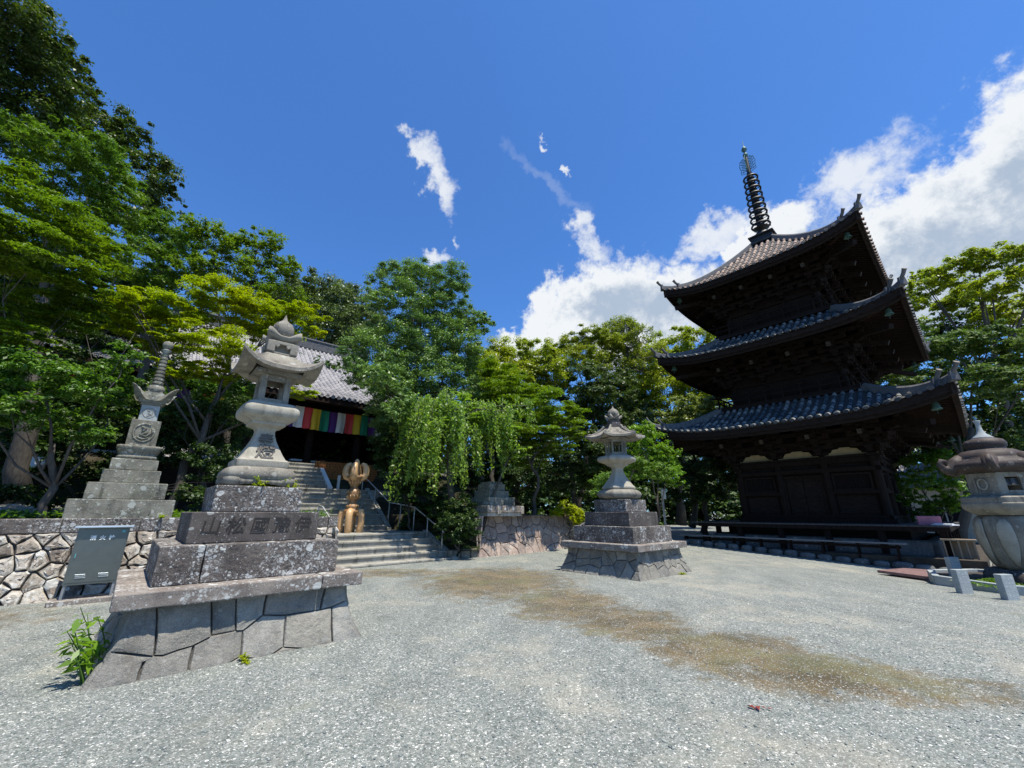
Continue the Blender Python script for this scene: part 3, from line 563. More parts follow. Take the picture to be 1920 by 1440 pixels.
('evergreen_tree', 'tree', 'dark broad evergreen behind the round bodied lantern', 'deep', 'leaf', 0.188, 1.1, 1, (28.6, 25.03, 0, 0.3), [(28.84, 25.6, 7.11, 1.64), (29.02, 23.43, 6.96, 1.47), (31.02, 24.43, 4.9, 1.47), (27.67, 23.48, 4.77, 1.3), (28.77, 27.62, 7.18, 1.3), (29.01, 26.07, 5.13, 1.3), (28.64, 27.87, 8.38, 1.11)]),
('garden_pine', 'tree', 'clipped low garden pine between the pagoda wall and the round bodied lantern', 'mid', 'tuft', 0.124, 1.2, 0.6, (17.6, 17.76, -0.2, 0.1), [(18.42, 18.66, 3.63, 0.76), (18.92, 18.15, 3.76, 0.73), (18.58, 17.23, 3.14, 0.59), (16.8, 16.83, 2.62, 0.54), (17.79, 18.69, 3.04, 0.43), (17.51, 16.73, 2.47, 0.49), (16.81, 17.93, 2.09, 0.53), (17.74, 18.42, 1.51, 0.49), (17.9, 17.72, 1.76, 0.56), (18.14, 17.04, 2.06, 0.53), (17.95, 19.27, 2.61, 0.44)]),
('box_shrub', 'shrub', 'rounded dark box shrub under the weeping cherry beside the stairs', 'deep', 'leaf', 0.067, 1.5, 0.9, (-1.89, 15.18, 0.3, 0.05), [(-2.12, 15.42, 1.37, 0.59), (-1.53, 15.03, 1.1, 0.51), (-2.24, 14.79, 1.03, 0.46), (-1.84, 15.88, 1.65, 0.55), (-1.88, 15.22, 0.83, 0.55)]),
('azalea_shrub', 'shrub', 'small yellow green azalea on top of the low stone terrace wall end', 'lime', 'leaf', 0.084, 1.5, 0.7, (2.52, 18.83, 0.8, 0.04), [(2.46, 19.53, 1.67, 0.5), (2.88, 18.56, 1.33, 0.37), (1.93, 18.36, 1.51, 0.26), (2.67, 18.98, 1.55, 0.38), (2.8, 19.56, 1.09, 0.36)]),
('evergreen_shrub', 'shrub', 'shaded shrub mass filling the slope between the stairs and the weeping cherry', 'deep', 'leaf', 0.096, 1.3, 0.9, (-4.0, 17.04, 1, 0.06), [(-4.32, 16.4, 2.75, 0.86), (-3.73, 17.76, 2.3, 0.87), (-5.07, 17.69, 3.75, 0.89), (-3.88, 17.76, 1.23, 0.75), (-5.5, 17.36, 4.39, 0.68), (-2.68, 16.42, 1.55, 0.65)]),
('evergreen_tree', 'tree', 'deep green evergreen over the small tiered stone tower', 'deep', 'leaf', 0.143, 1.1, 1, (0.0, 26.0, 1.5, 0.2), [(-0.69, 26.49, 5.19, 2.01), (2.46, 27.06, 4.57, 2.03), (4.42, 24.45, 3.81, 1.81), (0.98, 25.46, 3.42, 1.7), (-1.97, 25.39, 4.06, 1.33), (-3.01, 26.03, 3.46, 1.15)]),
('leaning_pine', 'tree', 'gnarled pine with pale leaning trunk behind the hexagonal lantern', 'pine', 'needle', 0.091, 1.0, 0.5, (2.27, 16.34, 1.2, 0.09), [(3.7, 16.02, 2.63, 0.61), (4.22, 15.99, 2.82, 0.51), (4.0, 16.61, 2.05, 0.38), (5.08, 14.83, 2.92, 0.6), (4.61, 15.09, 3.23, 0.49), (3.17, 15.59, 2.21, 0.32)]),
('evergreen_tree', 'tree', 'grey green evergreen crown showing over the temple roof beside the conifer', 'grey', 'leaf', 0.208, 1.2, 0.9, (-13.78, 39.68, 6, 0.3), [(-16.23, 37.08, 20.63, 1.82), (-14.1, 37.66, 19.13, 1.84), (-18.45, 40.39, 19.14, 1.94)]),
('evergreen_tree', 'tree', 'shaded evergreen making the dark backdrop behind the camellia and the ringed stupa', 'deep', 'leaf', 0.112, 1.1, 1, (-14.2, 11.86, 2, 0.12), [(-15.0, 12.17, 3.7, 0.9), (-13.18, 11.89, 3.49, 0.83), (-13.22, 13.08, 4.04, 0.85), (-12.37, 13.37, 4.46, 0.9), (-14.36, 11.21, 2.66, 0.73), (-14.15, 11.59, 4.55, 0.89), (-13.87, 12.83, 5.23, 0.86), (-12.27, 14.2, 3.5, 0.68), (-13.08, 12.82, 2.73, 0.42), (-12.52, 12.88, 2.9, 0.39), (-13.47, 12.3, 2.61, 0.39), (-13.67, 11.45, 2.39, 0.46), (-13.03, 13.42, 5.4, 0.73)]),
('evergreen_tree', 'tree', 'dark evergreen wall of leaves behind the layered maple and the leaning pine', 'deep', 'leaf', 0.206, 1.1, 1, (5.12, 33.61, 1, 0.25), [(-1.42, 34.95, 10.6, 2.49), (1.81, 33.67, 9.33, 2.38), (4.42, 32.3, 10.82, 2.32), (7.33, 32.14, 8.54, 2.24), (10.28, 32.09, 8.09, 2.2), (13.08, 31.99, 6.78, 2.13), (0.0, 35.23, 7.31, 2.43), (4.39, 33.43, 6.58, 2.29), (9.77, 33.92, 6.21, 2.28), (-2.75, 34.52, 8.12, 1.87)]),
('evergreen_tree', 'tree', 'dark evergreen backing the open camphor behind the right side of the pagoda', 'deep', 'leaf', 0.26, 1.1, 1, (32.82, 30.79, 0, 0.3), [(32.07, 31.41, 11.47, 1.93), (33.73, 29.17, 14.26, 1.69), (35.54, 27.93, 15.03, 1.6), (37.32, 27.29, 14.29, 1.63), (32.47, 30.92, 8.69, 1.83), (35.44, 29.62, 11.77, 1.96), (35.66, 27.5, 10.23, 1.76), (30.5, 31.66, 6.73, 1.66), (33.22, 30.95, 5.8, 1.75), (35.55, 29.49, 6.77, 1.83), (34.3, 26.1, 7.22, 1.6)]),
('camphor_tree', 'tree', 'pale yellow green crown between the conifer and the layered maple', 'camph', 'leaf', 0.119, 1.2, 0.9, (-0.91, 23.98, 1.5, 0.18), [(-1.5, 23.87, 10.14, 1.01), (-0.99, 23.9, 8.75, 1.31), (-1.86, 25.05, 7.69, 1.42), (-0.68, 25.26, 7.04, 1.42), (-2.34, 23.67, 11.13, 0.62)]),
('evergreen_tree', 'tree', 'shady evergreen under the lime maple in front of the temple curtain', 'mid', 'leaf', 0.093, 1, 0.9, (-9.73, 13.94, 1.5, 0.09), [(-10.58, 14.35, 5.57, 0.7), (-10.88, 13.87, 4.95, 0.7), (-9.49, 13.67, 5.67, 0.52), (-10.91, 13.06, 5.3, 0.55), (-10.89, 12.23, 5.77, 0.45), (-10.8, 13.98, 5.97, 0.53), (-11.64, 12.92, 5.17, 0.54), (-10.19, 14.61, 4.73, 0.54)]),
('evergreen_shrub', 'shrub', 'small dark shrub on the slope directly behind the hydrant cabinet wall', 'deep', 'leaf', 0.074, 1.2, 0.8, (-9.11, 9.96, 1.5, 0.04), [(-10.63, 9.11, 1.88, 0.28), (-10.21, 9.3, 1.72, 0.22), (-10.81, 8.76, 1.92, 0.31), (-8.37, 10.8, 2.01, 0.31), (-7.68, 10.46, 1.87, 0.3)])]
rt = random.Random(11)
# ---------------------------------------------------------------- the two big stone lanterns
FRONT = [[(-1.0,0.27),(-0.688,0.181),(-0.814,0.62),(-1.0,0.62)],[(-0.688,0.181),(-0.627,0.17),(-0.426,0.21),(-0.305,0.27),(-0.381,0.62),(-0.814,0.62)],[(-0.305,0.27),(-0.116,0.28),(-0.161,0.62),(-0.381,0.62)],[(-0.116,0.28),(-0.056,0.27),(0.112,0.4),(0.124,0.62),(-0.161,0.62)],[(0.112,0.4),(0.331,0.36),(0.687,0.37),(0.758,0.62),(0.124,0.62)],[(0.687,0.37),(0.813,0.38),(1.0,0.433),(1.0,0.62),(0.758,0.62)],[(0.709,-0.03),(1.0,-0.03),(1.0,0.28),(1.0,0.433),(0.813,0.38)],[(0.289,0.05),(0.539,-0.03),(0.709,-0.03),(0.813,0.38),(0.687,0.37),(0.331,0.36)],[(-0.056,0.27),(-0.051,0.04),(0.122,-0.03),(0.289,0.05),(0.331,0.36),(0.112,0.4)],[(-0.426,0.21),(-0.404,-0.03),(-0.291,-0.03),(-0.19,-0.03),(-0.051,0.04),(-0.056,0.27),(-0.116,0.28),(-0.305,0.27)],[(-0.688,0.181),(-0.738,0.18),(-0.709,-0.03),(-0.469,-0.03),(-0.404,-0.03),(-0.426,0.21),(-0.627,0.17)],[(-1.0,-0.03),(-0.709,-0.03),(-0.738,0.18),(-0.688,0.181),(-1.0,0.27)],[(-0.19,-0.03),(0.12,-0.03),(0.122,-0.03),(-0.051,0.04)],[(0.12,-0.03),(0.508,-0.03),(0.539,-0.03),(0.289,0.05),(0.122,-0.03)]]
def pedestal(root, seed, joint_at, slab_joint):
    H = .62
    def wz(z): return 1.085+.205*((1-min(1, max(0, z/H)))**1.7)
    core = MB().loft([[(sx*(wz(z)-.035), sy*(wz(z)-.035), z) for sx, sy in ((-1, -1), (1, -1), (1, 1), (-1, 1))] for z in (-.08, 0, .15, .3, .45, H)])
    core.build('mortar_core', 'joint', root)
    m = MB(); rr = random.Random(seed)
    for k in range(4):
        M = Matrix.Rotation(k*math.pi/2, 3, 'Z')
        def fm(u, v, d, M=M):
            w_ = wz(v); return tuple(M @ Vector((u*w_, -(w_+d-.022), v-.01)))
        if k == 0 and seed == 1:
            S = [(-.97, .13), (-.62, .08), (-.2, .13), (.2, .1), (.62, .03), (.9, .1), (-.90, .42), (-.42, .5), (.0, .52), (.28, .34), (.55, .42), (.42, .62), (.82, .33), (.97, .5), (-.17, .62)]
        else: S = rowseeds(-1, 1, 0, H, .36, .215, seed*7+k, .5)
        masonry(m, fm, (-1, -.03, 1, H), S, gap=.0045, depth=.036, rough=.012, inset=.022, seed=seed*10+k, wob=.0015, polys=FRONT if (k == 0 and seed == 1) else None)
    m.build('masonry_base', 'masonry', root, auto=30)
    # overhanging slab in two lengths, then the three tiers
    def split(name, w, z0, z1, j, mat, bev=.012, bat=0):
        mb_ = MB(); x0 = -w; h = z1-z0; xs = [-w]+j+[w]
        for i in range(len(xs)-1):
            g = .004; a_, b_ = xs[i]+(g if i else 0), xs[i+1]-(g if i < len(xs)-2 else 0)
            mb_.box(((a_+b_)/2, 0, (z0+z1)/2), (b_-a_, 2*w, h))
        o_ = mb_.build(name, mat, root, bevel=bev)
        worn(o_, .006 if name == 'inscribed_tier' else .022, 4 if w > .6 else 3); return o_
    split('coping_slab', 1.245, H-.005, .775, slab_joint, 'slab_stone', .015)
    split('lower_tier', .968, .776, 1.185, joint_at, 'dark_lichen_stone')
    split('inscribed_tier', .732, 1.186, 1.55, [], 'dark_stone')
    split('upper_tier', .525, 1.551, 1.885, [], 'dark_lichen_stone')
def weed(root, spots, name='fern_tuft', n=26, L=.2):
    for (x, y, z) in spots:
        V, F, o = [], [], 0
        for _ in range(n):
            a = rng.uniform(0, 6.28); up = rng.uniform(.3, 1.1); ln = L*rng.uniform(.5, 1.1)
            d = np.array([math.cos(a)*math.cos(up), math.sin(a)*math.cos(up), math.sin(up)])
            k = 9; ts = np.linspace(.15, 1, k)[:, None]; P = np.array([x, y, z])+d*ts*ln-np.array([0, 0, 1])*ts**2*ln*.25
            P = np.repeat(P, 2, 0)+rng.normal(size=(2*k, 3))*.006; N = unit(rng.normal(size=(2*k, 3))*.5+np.array([0, 0, 1]))
            v, f = leaves(P, N, .035, .4); V.append(v); F.append(f+o); o += len(v)
        ob = link(bpy.data.objects.new(name, mesh_np(name, np.concatenate(V), np.concatenate(F), 'leaf_lime'))); ob.parent = root
        yield ob
# --- square lantern, left
LA, LB = 1.295, 7.1
L1 = thing('stone_lantern', 'square stone lantern carved with two large characters, on the stepped pedestal nearest the camera', 'stone lantern', W(LA, LB), TH)
pedestal(L1, 1, [-.55], [.72])
tx = MB()
for i, ch in enumerate('山松國豫伊'):
    M = Matrix.Translation((-.52+.262*i, -.7325, 1.372)) @ Matrix.Rotation(math.pi/2, 4, 'X')
    tx.merge(text_mb(ch, .215, .0035, .0022, .12).xf(M))
ins = L1.children[[c.name.split('.')[0] for c in L1.children].index('inscribed_tier')]
tx.build('inscription', 'engraving', ins)
# foot with four bowed legs
m = MB()
zs = [(1.89, .40), (1.93, .445), (1.99, .475), (2.05, .48), (2.10, .455), (2.14, .41), (2.165, .35)]
foot = sqlathe([(.34, 1.965), (.41, 1.975), (.445, 2.005), (.455, 2.05), (.445, 2.10), (.41, 2.14), (.35, 2.166)], 6, 64)
foot.build('foot_ring', 'weathered_granite', L1, smooth=True)
m = MB()
for sx, sy in ((-1, -1), (1, -1), (1, 1), (-1, 1)):
    rings = []
    for z, r, q in ((1.886, .33, .085), (1.91, .345, .11), (1.95, .355, .125), (2.0, .35, .13), (2.05, .33, .10)):
        rings.append([(sx*r*.9+q*math.cos(t), sy*r*.9+q*math.sin(t), z) for t in [2*math.pi*j/14 for j in range(14)]])
    if sx*sy < 0: rings = [list(reversed(r_)) for r_ in rings]
    m.loft(rings)
for k in range(4):
    M4 = Matrix.Rotation(k*math.pi/2, 4, 'Z')
    s_ = MB()
    for x0 in np.linspace(-.30, .30, 9): s_.box((x0, -.40, 1.965-.012*abs(math.cos(x0*16))), (.078, .07, .05+.03*abs(math.cos(x0*16))))
    m.merge(s_.xf(M4))
m.build('carved_legs', 'weathered_granite', L1, smooth=True)
sh = sqlathe([(.34, 2.166), (.345, 2.18), (.345, 2.255), (.325, 2.272), (.30, 2.285), (.255, 2.36), (.20, 2.47), (.155, 2.57), (.128, 2.66), (.122, 2.715), (.14, 2.755), (.19, 2.785), (.232, 2.80), (.235, 2.835)], 14, 64)
shaft = sh.build('shaft', 'pale_granite', L1, auto=40)
tx = MB()
# the face leans back: set the two characters on the slope
for ch, z, y, s_ in (('奉', 2.575, -.170, .20), ('燈', 2.375, -.258, .25)):
    M = Matrix.Translation((0, y, z)) @ Matrix.Rotation(math.pi/2-R(25), 4, 'X')
    tx.merge(text_mb(ch, s_, .008, .005, .1).xf(M))
tx.build('carved_characters', 'engraving_soft', shaft)
sqlathe([(.24, 2.836), (.26, 2.845), (.265, 2.86), (.31, 2.885), (.36, 2.915), (.382, 2.955), (.382, 3.03), (.362, 3.07), (.335, 3.085), (.322, 3.11), (.30, 3.13)], 9, 64).build('middle_platform', 'pale_granite', L1, smooth=True)
# fire box with four windows
fb = MB(); 
for sx, sy in ((-1, -1), (1, -1), (1, 1), (-1, 1)): fb.box((sx*.165, sy*.165, 3.35), (.085, .085, .445), taper=.98)
for k in range(4):
    M4 = Matrix.Rotation(k*math.pi/2, 4, 'Z')
    fb.merge(MB().box((0, -.178, 3.165), (.246, .05, .08)).box((0, -.178, 3.53), (.246, .05, .095)).xf(M4))
fb.box((0, 0, 3.135), (.44, .44, .02)); fb.build('fire_box', 'weathered_granite', L1, bevel=.008)
# roof: curved slopes, upturned corners
def square_roof(we, wt, z_e, z_t, up, th, n=17, rot=0):
    def P(s, v, under=False):      # s in -1..1 along a side, v 0 eave .. 1 top
        d = we+(wt-we)*v; x = s*d; z = z_e+(z_t-z_e)*(v**1.55) + up*abs(s)**3*(1-v)**1.6
        if under:
            z = z_e-th*(1-v*.6)+up*abs(s)**3*(1-v)**1.5 - .0*v; z = min(z, z_e-th+.1*v+up*abs(s)**3*(1-v)**1.3)
        return (x, -d, z)
    m = MB(); vs = [0, .03, .12, .25, .4, .55, .7, .85, 1]
    for k in range(4):
        M = Matrix.Rotation(k*math.pi/2+rot, 3, 'Z')
        for und in (False, True):
            o = len(m.v)
            for v in vs:
                for j in range(n): m.v.append(tuple(M @ Vector(P(-1+2*j/(n-1), v*(1 if not und else .62), und))))
            for i in range(len(vs)-1):
                for j in range(n-1):
                    f = (o+i*n+j, o+i*n+j+1, o+(i+1)*n+j+1, o+(i+1)*n+j); m.f.append(f if not und else tuple(reversed(f)))
            if not und: o1 = o
        for j in range(n-1): m.f.append((o1+j+1, o1+j, o+j, o+j+1))
    return m
rf = square_roof(.55, .2, 3.655, 3.93, .22, .055); rf.box((0, 0, 3.6), (.62, .62, .06)); rf.box((0, 0, 3.95), (.4, .4, .02))
rf.build('roof', 'weathered_granite', L1, auto=50)
nb = MB()
for sx, sy in ((-1, -1), (1, -1), (1, 1), (-1, 1)): nb.box((sx*.165, sy*.165, 4.045), (.11, .11, .18))
nb.box((0, 0, 4.12), (.42, .42, .055)); nb.box((0, 0, 4.03), (.24, .24, .14))
for k in range(4): nb.merge(MB().box((-.085, -.175, 4.075), (.07, .07, .06), ry=.6).box((.085, -.175, 4.075), (.07, .07, .06), ry=-.6).xf(Matrix.Rotation(k*math.pi/2, 4, 'Z')))
nb.build('neck_block', 'weathered_granite', L1, bevel=.01)
def crown(cz, r0, r1, h_, k=4, ph=math.pi/4):
    def f(t, i): return 1+(.0, .06, .16, .22, .05)[min(i, 4)]*(abs(math.cos((t-ph)*k/2))**6)
    m = MB(); prof = [(r0*.75, cz), (r0*.95, cz+h_*.25), (r0*1.15, cz+h_*.6), (r1, cz+h_), (r1*.55, cz+h_*.8)]
    n = 64; rings = []
    for i, (r, z) in enumerate(prof):
        ring = []
        for j in range(n):
            t = 2*math.pi*j/n; pk = abs(math.cos((t-ph)*k/2))**5
            ring.append((r*f(t, i)*math.cos(t)*(1+.25*pk*(i in (2, 3))), r*f(t, i)*math.sin(t)*(1+.25*pk*(i in (2, 3))), z+(.55*h_*pk if i == 3 else (.2*h_*pk if i == 2 else 0))-(.25*h_*(1-pk) if i == 3 else 0)))
        rings.append(ring)
    return m.loft(rings)
crown(4.15, .20, .215, .13).build('petal_crown', 'weathered_granite', L1, smooth=True)
MB().lathe([(.05, 4.24), (.12, 4.28), (.15, 4.34), (.16, 4.41), (.15, 4.47), (.12, 4.525), (.07, 4.56), (.035, 4.60), (.012, 4.68), (.002, 4.70)], 32).build('jewel', 'weathered_granite', L1, smooth=True)
for o in weed(None, [(.30, -.33, 1.89), (.36, -.28, 1.89), (-.02, -.40, 1.89), (.40, .02, 1.89)], 'fern_tuft'):
    o.location = W(LA, LB); o.rotation_euler[2] = TH
ferns = [o for o in sc.objects if o.name.startswith('fern_tuft')]
for o, l in zip(ferns, ['fern tuft sprouting beside the right carved leg of the big square lantern', 'taller fern spray at the outer corner of the square lantern foot', 'small fern growing in the middle arch under the square lantern foot', 'fern tuft on the far side of the square lantern foot']):
    tag(o, l, 'fern', 'ferns growing around the foot of the square lantern')
# --- hexagonal lantern, right
RA, RB = 10.51, 7.0
L2 = thing('stone_lantern', 'hexagonal stone lantern with flared shaft on the farther stepped pedestal', 'stone lantern', W(RA, RB), TH)
pedestal(L2, 2, [.72], [-.1])
HR = R(-15)
hexlathe([(.36, 1.887), (.44, 1.90), (.525, 1.95), (.56, 2.02), (.545, 2.09), (.49, 2.14), (.42, 2.165)], 66, rot=HR, soft=.45).build('foot_ring', 'weathered_granite', L2, smooth=True)
hexlathe([(.40, 2.166), (.43, 2.20), (.43, 2.235), (.41, 2.26), (.38, 2.29), (.30, 2.40), (.22, 2.53), (.165, 2.65), (.148, 2.74), (.155, 2.79), (.20, 2.83), (.275, 2.86), (.28, 2.885)], 66, rot=HR).build('shaft', 'pale_granite', L2, auto=30)
hexlathe([(.28, 2.886), (.30, 2.90), (.40, 2.945), (.48, 2.975), (.51, 3.02), (.50, 3.08), (.46, 3.12), (.38, 3.145), (.33, 3.155)], 66, rot=HR, soft=.1).build('middle_platform', 'pale_granite', L2, auto=50)
fb = MB(); rc = .265/math.cos(math.pi/6)
cr6 = [(rc*math.cos(HR+R(30+60*k)), rc*math.sin(HR+R(30+60*k))) for k in range(6)]
for k in range(6):
    (x, y), (x2, y2) = cr6[k], cr6[(k+1) % 6]
    fb.tube([(x*.95, y*.95, 3.155), (x*.95, y*.95, 3.62)], .032, 6)
    for z, h_ in ((3.195, .08), (3.585, .08)): fb.bar((x*.93, y*.93, z), (x2*.93, y2*.93, z), .045, h_)
    if k % 2 == 0:
        for q in (.38, .62): fb.tube([(x+(x2-x)*q, y+(y2-y)*q, 3.22), (x+(x2-x)*q, y+(y2-y)*q, 3.56)], .014, 5)
fb.build('fire_box', 'weathered_granite', L2)
def hex_roof(we, wt, z_e, z_t, up, th):
    m = MB(); n = 11; vs = [0, .05, .2, .4, .6, .8, 1]; t6 = math.tan(math.pi/6)
    for k in range(6):
        M = Matrix.Rotation(HR+R(60*k), 3, 'Z')
        for und in (0, 1):
            o = len(m.v)
            for v in vs:
                for j in range(n):
                    s_ = -1+2*j/(n-1); d = we+(wt-we)*v*(.65 if und else 1); up_ = up*abs(s_)**3*(1-v)**1.6
                    z = (z_e+(z_t-z_e)*v**1.5+up_) if not und else (z_e-th+.05*v+up_)
                    ext = 1+.12*abs(s_)**4*(1-v)
                    m.v.append(tuple(M @ Vector((d*ext, s_*d*t6*ext, z))))
            for i in range(len(vs)-1):
                for j in range(n-1):
                    f = (o+i*n+j, o+i*n+j+1, o+(i+1)*n+j+1, o+(i+1)*n+j); m.f.append(f if not und else tuple(reversed(f)))
            if not und: o1 = o
        for j in range(n-1): m.f.append((o1+j+1, o1+j, o+j, o+j+1))
    return m
hr = hex_roof(.70, .2, 3.69, 4.02, .08, .06); hr.merge(hexlathe([(.34, 3.62), (.36, 3.64), (.36, 3.67)], 36, rot=HR))
for k in range(6):
    t_ = HR+R(30+60*k); q = [(1.30*.70*(1-.16*i), 3.79-.035*i+.045*i*i*.55) for i in range(5)]
    hr.tube([(r*math.cos(t_)*.9, r*math.sin(t_)*.9, z) for r, z in q], [.02, .03, .035, .035, .03], 6)
hr.build('roof', 'weathered_granite', L2, auto=50)
hexlathe([(.24, 4.0), (.24, 4.1), (.19, 4.11), (.18, 4.2), (.2, 4.22)], 36, rot=HR).build('neck_block', 'dark_stone', L2)
crown(4.22, .16, .17, .12, 6, HR+R(30)).build('petal_crown', 'weathered_granite', L2, smooth=True)
MB().lathe([(.05, 4.29), (.13, 4.33), (.165, 4.40), (.17, 4.46), (.15, 4.53), (.09, 4.58), (.04, 4.61), (.012, 4.68), (.002, 4.70)], 32).build('jewel', 'weathered_granite', L2, smooth=True)
# ---------------------------------------------------------------- terrace walls
def rubble_wall(name, label, a0, a1, bb, bt, z0, z1, seed, mat, cw, chh, cop=None, ends=(True, True), dep=.05, rough=.016):
    t = thing(name, label, 'stone wall', W((a0+a1)/2, bb), TH); L = a1-a0; hl = L/2; H = z1-z0; run = bt-bb
    m = MB(); H2 = H-(cop or 0)
    def face(u, v, d): f_ = max(0, v/H); return (u, run*f_**.8-d, z0+v)
    masonry(m, face, (-hl, -.04, hl, H2), rowseeds(-hl, hl, 0, H2, cw, chh, seed, .6), gap=.013, depth=dep, rough=rough, inset=.045, seed=seed, wob=.014 if mat == 'rubble' else .006)
    for e, sg in zip(ends, (-1, 1)):
        if e:
            fe = lambda u, v, d, sg=sg: (sg*(hl-.16*(v/H)+d), u, z0+v)
            masonry(m, fe, (.02, -.04, 2.2, H2), rowseeds(0, 2.2, 0, H2, cw, chh, seed+5, .6), gap=.015, depth=dep*.6, rough=rough, inset=.035, seed=seed+3)
    m.build('facing', mat, t, auto=38)
    core = MB().loft([[(-hl+.05, run*(max(0, z/H))**.8+.03, z0+z), (hl-.05-.16*max(0, z/H), run*(max(0, z/H))**.8+.03, z0+z), (hl-.05-.16*max(0, z/H), 2.4, z0+z), (-hl+.05, 2.4, z0+z)] for z in (-.1, H*.25, H*.5, H-.02)])
    core.build('mortar_core', 'joint', t)
    if cop:
        cm_ = MB(); x = -hl; rr = random.Random(seed)
        while x < hl-.05:
            l_ = min(hl-x, rr.uniform(.7, 1.15)); cm_.box((x+l_/2, run+.17-.03, z1-cop/2), (l_-.012, .42+rr.uniform(-.02, .02), cop-.004)); x += l_
        cm_.build('coping', 'dark_lichen_stone', t, bevel=.018)
    return t
rubble_wall('stone_wall', 'rubble retaining wall of white and brown stones behind the steel hydrant box', -9, 4.35, 11.72, 12.08, -.03, 1.43, 21, 'rubble', .31, .20, cop=.27, ends=(False, True), dep=.045)
rubble_wall('stone_wall', 'reddish fitted stone retaining wall under the small tiered stone tower', 9.62, 15.0, 12.42, 12.85, -.03, 1.43, 33, 'red_rubble', .5, .3, ends=(True, True), dep=.03, rough=.012)
t = thing('stone_kerb', 'low mossy stone kerb beneath the weeping cherry beside the stairs', 'kerb', W(9.1, 12.7), TH)
m = MB()
for x, l_ in ((-.42, .42), (.02, .4), (.4, .3)): m.box((x, 0, .12), (l_, .3, .34), rz=rt.uniform(-.06, .06))
m.build('kerb_blocks', 'moss_stone', t, bevel=.04)
# --- tiered towers on the walls
def tiers(root, specs, mat):
    m = MB()
    for w_, z0, z1 in specs: m.box((0, 0, (z0+z1)/2), (2*w_, 2*w_, z1-z0-.004))
    return worn(m.build('stepped_base', mat, root, bevel=.014), .025, 4)
ST = thing('stone_stupa', 'slender stone stupa with winged cap and ringed spire standing on the rubble wall', 'stone stupa', W(-.12, 12.95), TH)
tiers(ST, [(.845, 1.40, 1.805), (.65, 1.806, 2.155), (.488, 2.156, 2.44), (.402, 2.441, 2.69)], 'moss_stone')
def lotus(z0, z1, r, n=16):
    m = MB()
    for k in range(n):
        a = 2*math.pi*k/n
        for lay, (rr_, zz, hh) in enumerate(((r, z0, z1-z0), (r*.9, z0+.03, z1-z0))):
            a2 = a+(math.pi/n if lay else 0); sq_ = squircle(5)(a2); c_ = Vector((math.cos(a2)*rr_*sq_*.86, math.sin(a2)*rr_*sq_*.86, zz))
            rings = []
            for t_, wd, out in ((0, .05, 0), (.35, .075, .02), (.7, .07, .05), (.95, .04, .075), (1, .01, .07)):
                p = c_+Vector((math.cos(a2)*out, math.sin(a2)*out, hh*t_)); tt = Vector((-math.sin(a2), math.cos(a2), 0)); nn = Vector((math.cos(a2), math.sin(a2), 0))
                rings.append([p+tt*wd*math.cos(q)+nn*wd*.35*math.sin(q) for q in [2*math.pi*j/8 for j in range(8)]])
            m.loft(rings)
    return m
lo = sqlathe([(.32, 2.69), (.36, 2.72), (.36, 2.76), (.33, 2.78), (.33, 2.84), (.36, 2.88), (.40, 2.96), (.39, 3.0), (.3, 3.01)], 6, 64); lo.merge(lotus(2.80, 2.99, .36))
lo.build('lotus_seat', 'moss_stone', ST, smooth=True)
cub = MB().box((0, 0, 3.31), (.53, .53, .60)).build('carved_block', 'moss_stone', ST, bevel=.012)
em = MB(); ringp = [(.185*math.cos(t_), -.268, 3.31+.205*math.sin(t_)) for t_ in np.linspace(R(60), R(390), 40)]
em.tube(ringp, .017, 6)
em.tube([(-.06, -.27, 3.45), (.02, -.275, 3.42), (-.03, -.275, 3.36), (.05, -.275, 3.33), (-.05, -.275, 3.27), (.05, -.275, 3.22), (.11, -.27, 3.30), (.10, -.27, 3.40)], [.018, .026, .022, .028, .022, .024, .022, .012], 6)
em.tube([(-.1, -.27, 3.2), (0, -.275, 3.16), (.1, -.27, 3.2)], [.014, .022, .012], 6)
em.tube([(.13, -.27, 3.45), (.15, -.275, 3.36), (.14, -.27, 3.26)], [.01, .02, .01], 6)
em.build('relief', 'moss_stone', cub, smooth=True)
sb = MB().box((0, 0, 3.80), (.34, .34, .38)).build('round_seal_block', 'marker_stone', ST, bevel=.01)
em = MB(); em.tube([(.115*math.cos(t_), -.171, 3.8+.115*math.sin(t_)) for t_ in np.linspace(0, 2*math.pi, 33)], .007, 5)
em.tube([(-.05, -.171, 3.86), (.01, -.172, 3.84), (-.02, -.172, 3.79), (.04, -.172, 3.76), (-.03, -.171, 3.72)], .009, 5)
em.tube([(.05, -.171, 3.87), (.06, -.172, 3.80), (.05, -.171, 3.74)], .008, 5)
em.build('round_seal', 'weathered_granite', sb)
cap = MB().box((0, 0, 4.02), (.40, .40, .06)).box((0, 0, 4.065), (.47, .47, .05)).box((0, 0, 4.16), (.5, .5, .15)).box((0, 0, 4.27), (.36, .36, .08)).box((0, 0, 4.33), (.28, .28, .06))
for sx, sy in ((-1, -1), (1, -1), (1, 1), (-1, 1)):
    u_ = Vector((sx, sy, 0)).normalized(); tt = Vector((-u_.y, u_.x, 0)); rings = []
    for q, z_lo, z_hi, w_ in ((.10, 4.09, 4.24, .16), (.30, 4.10, 4.25, .12), (.38, 4.17, 4.29, .10), (.45, 4.27, 4.35, .08), (.53, 4.36, 4.40, .055), (.60, 4.40, 4.42, .02)):
        c_ = u_*q; rings.append([c_+tt*w_+Vector((0, 0, z_lo)), c_+tt*w_*.6+Vector((0, 0, z_hi)), c_-tt*w_*.6+Vector((0, 0, z_hi)), c_-tt*w_+Vector((0, 0, z_lo))])
    cap.loft(rings)
cap.build('winged_cap', 'moss_stone', ST, bevel=.008)
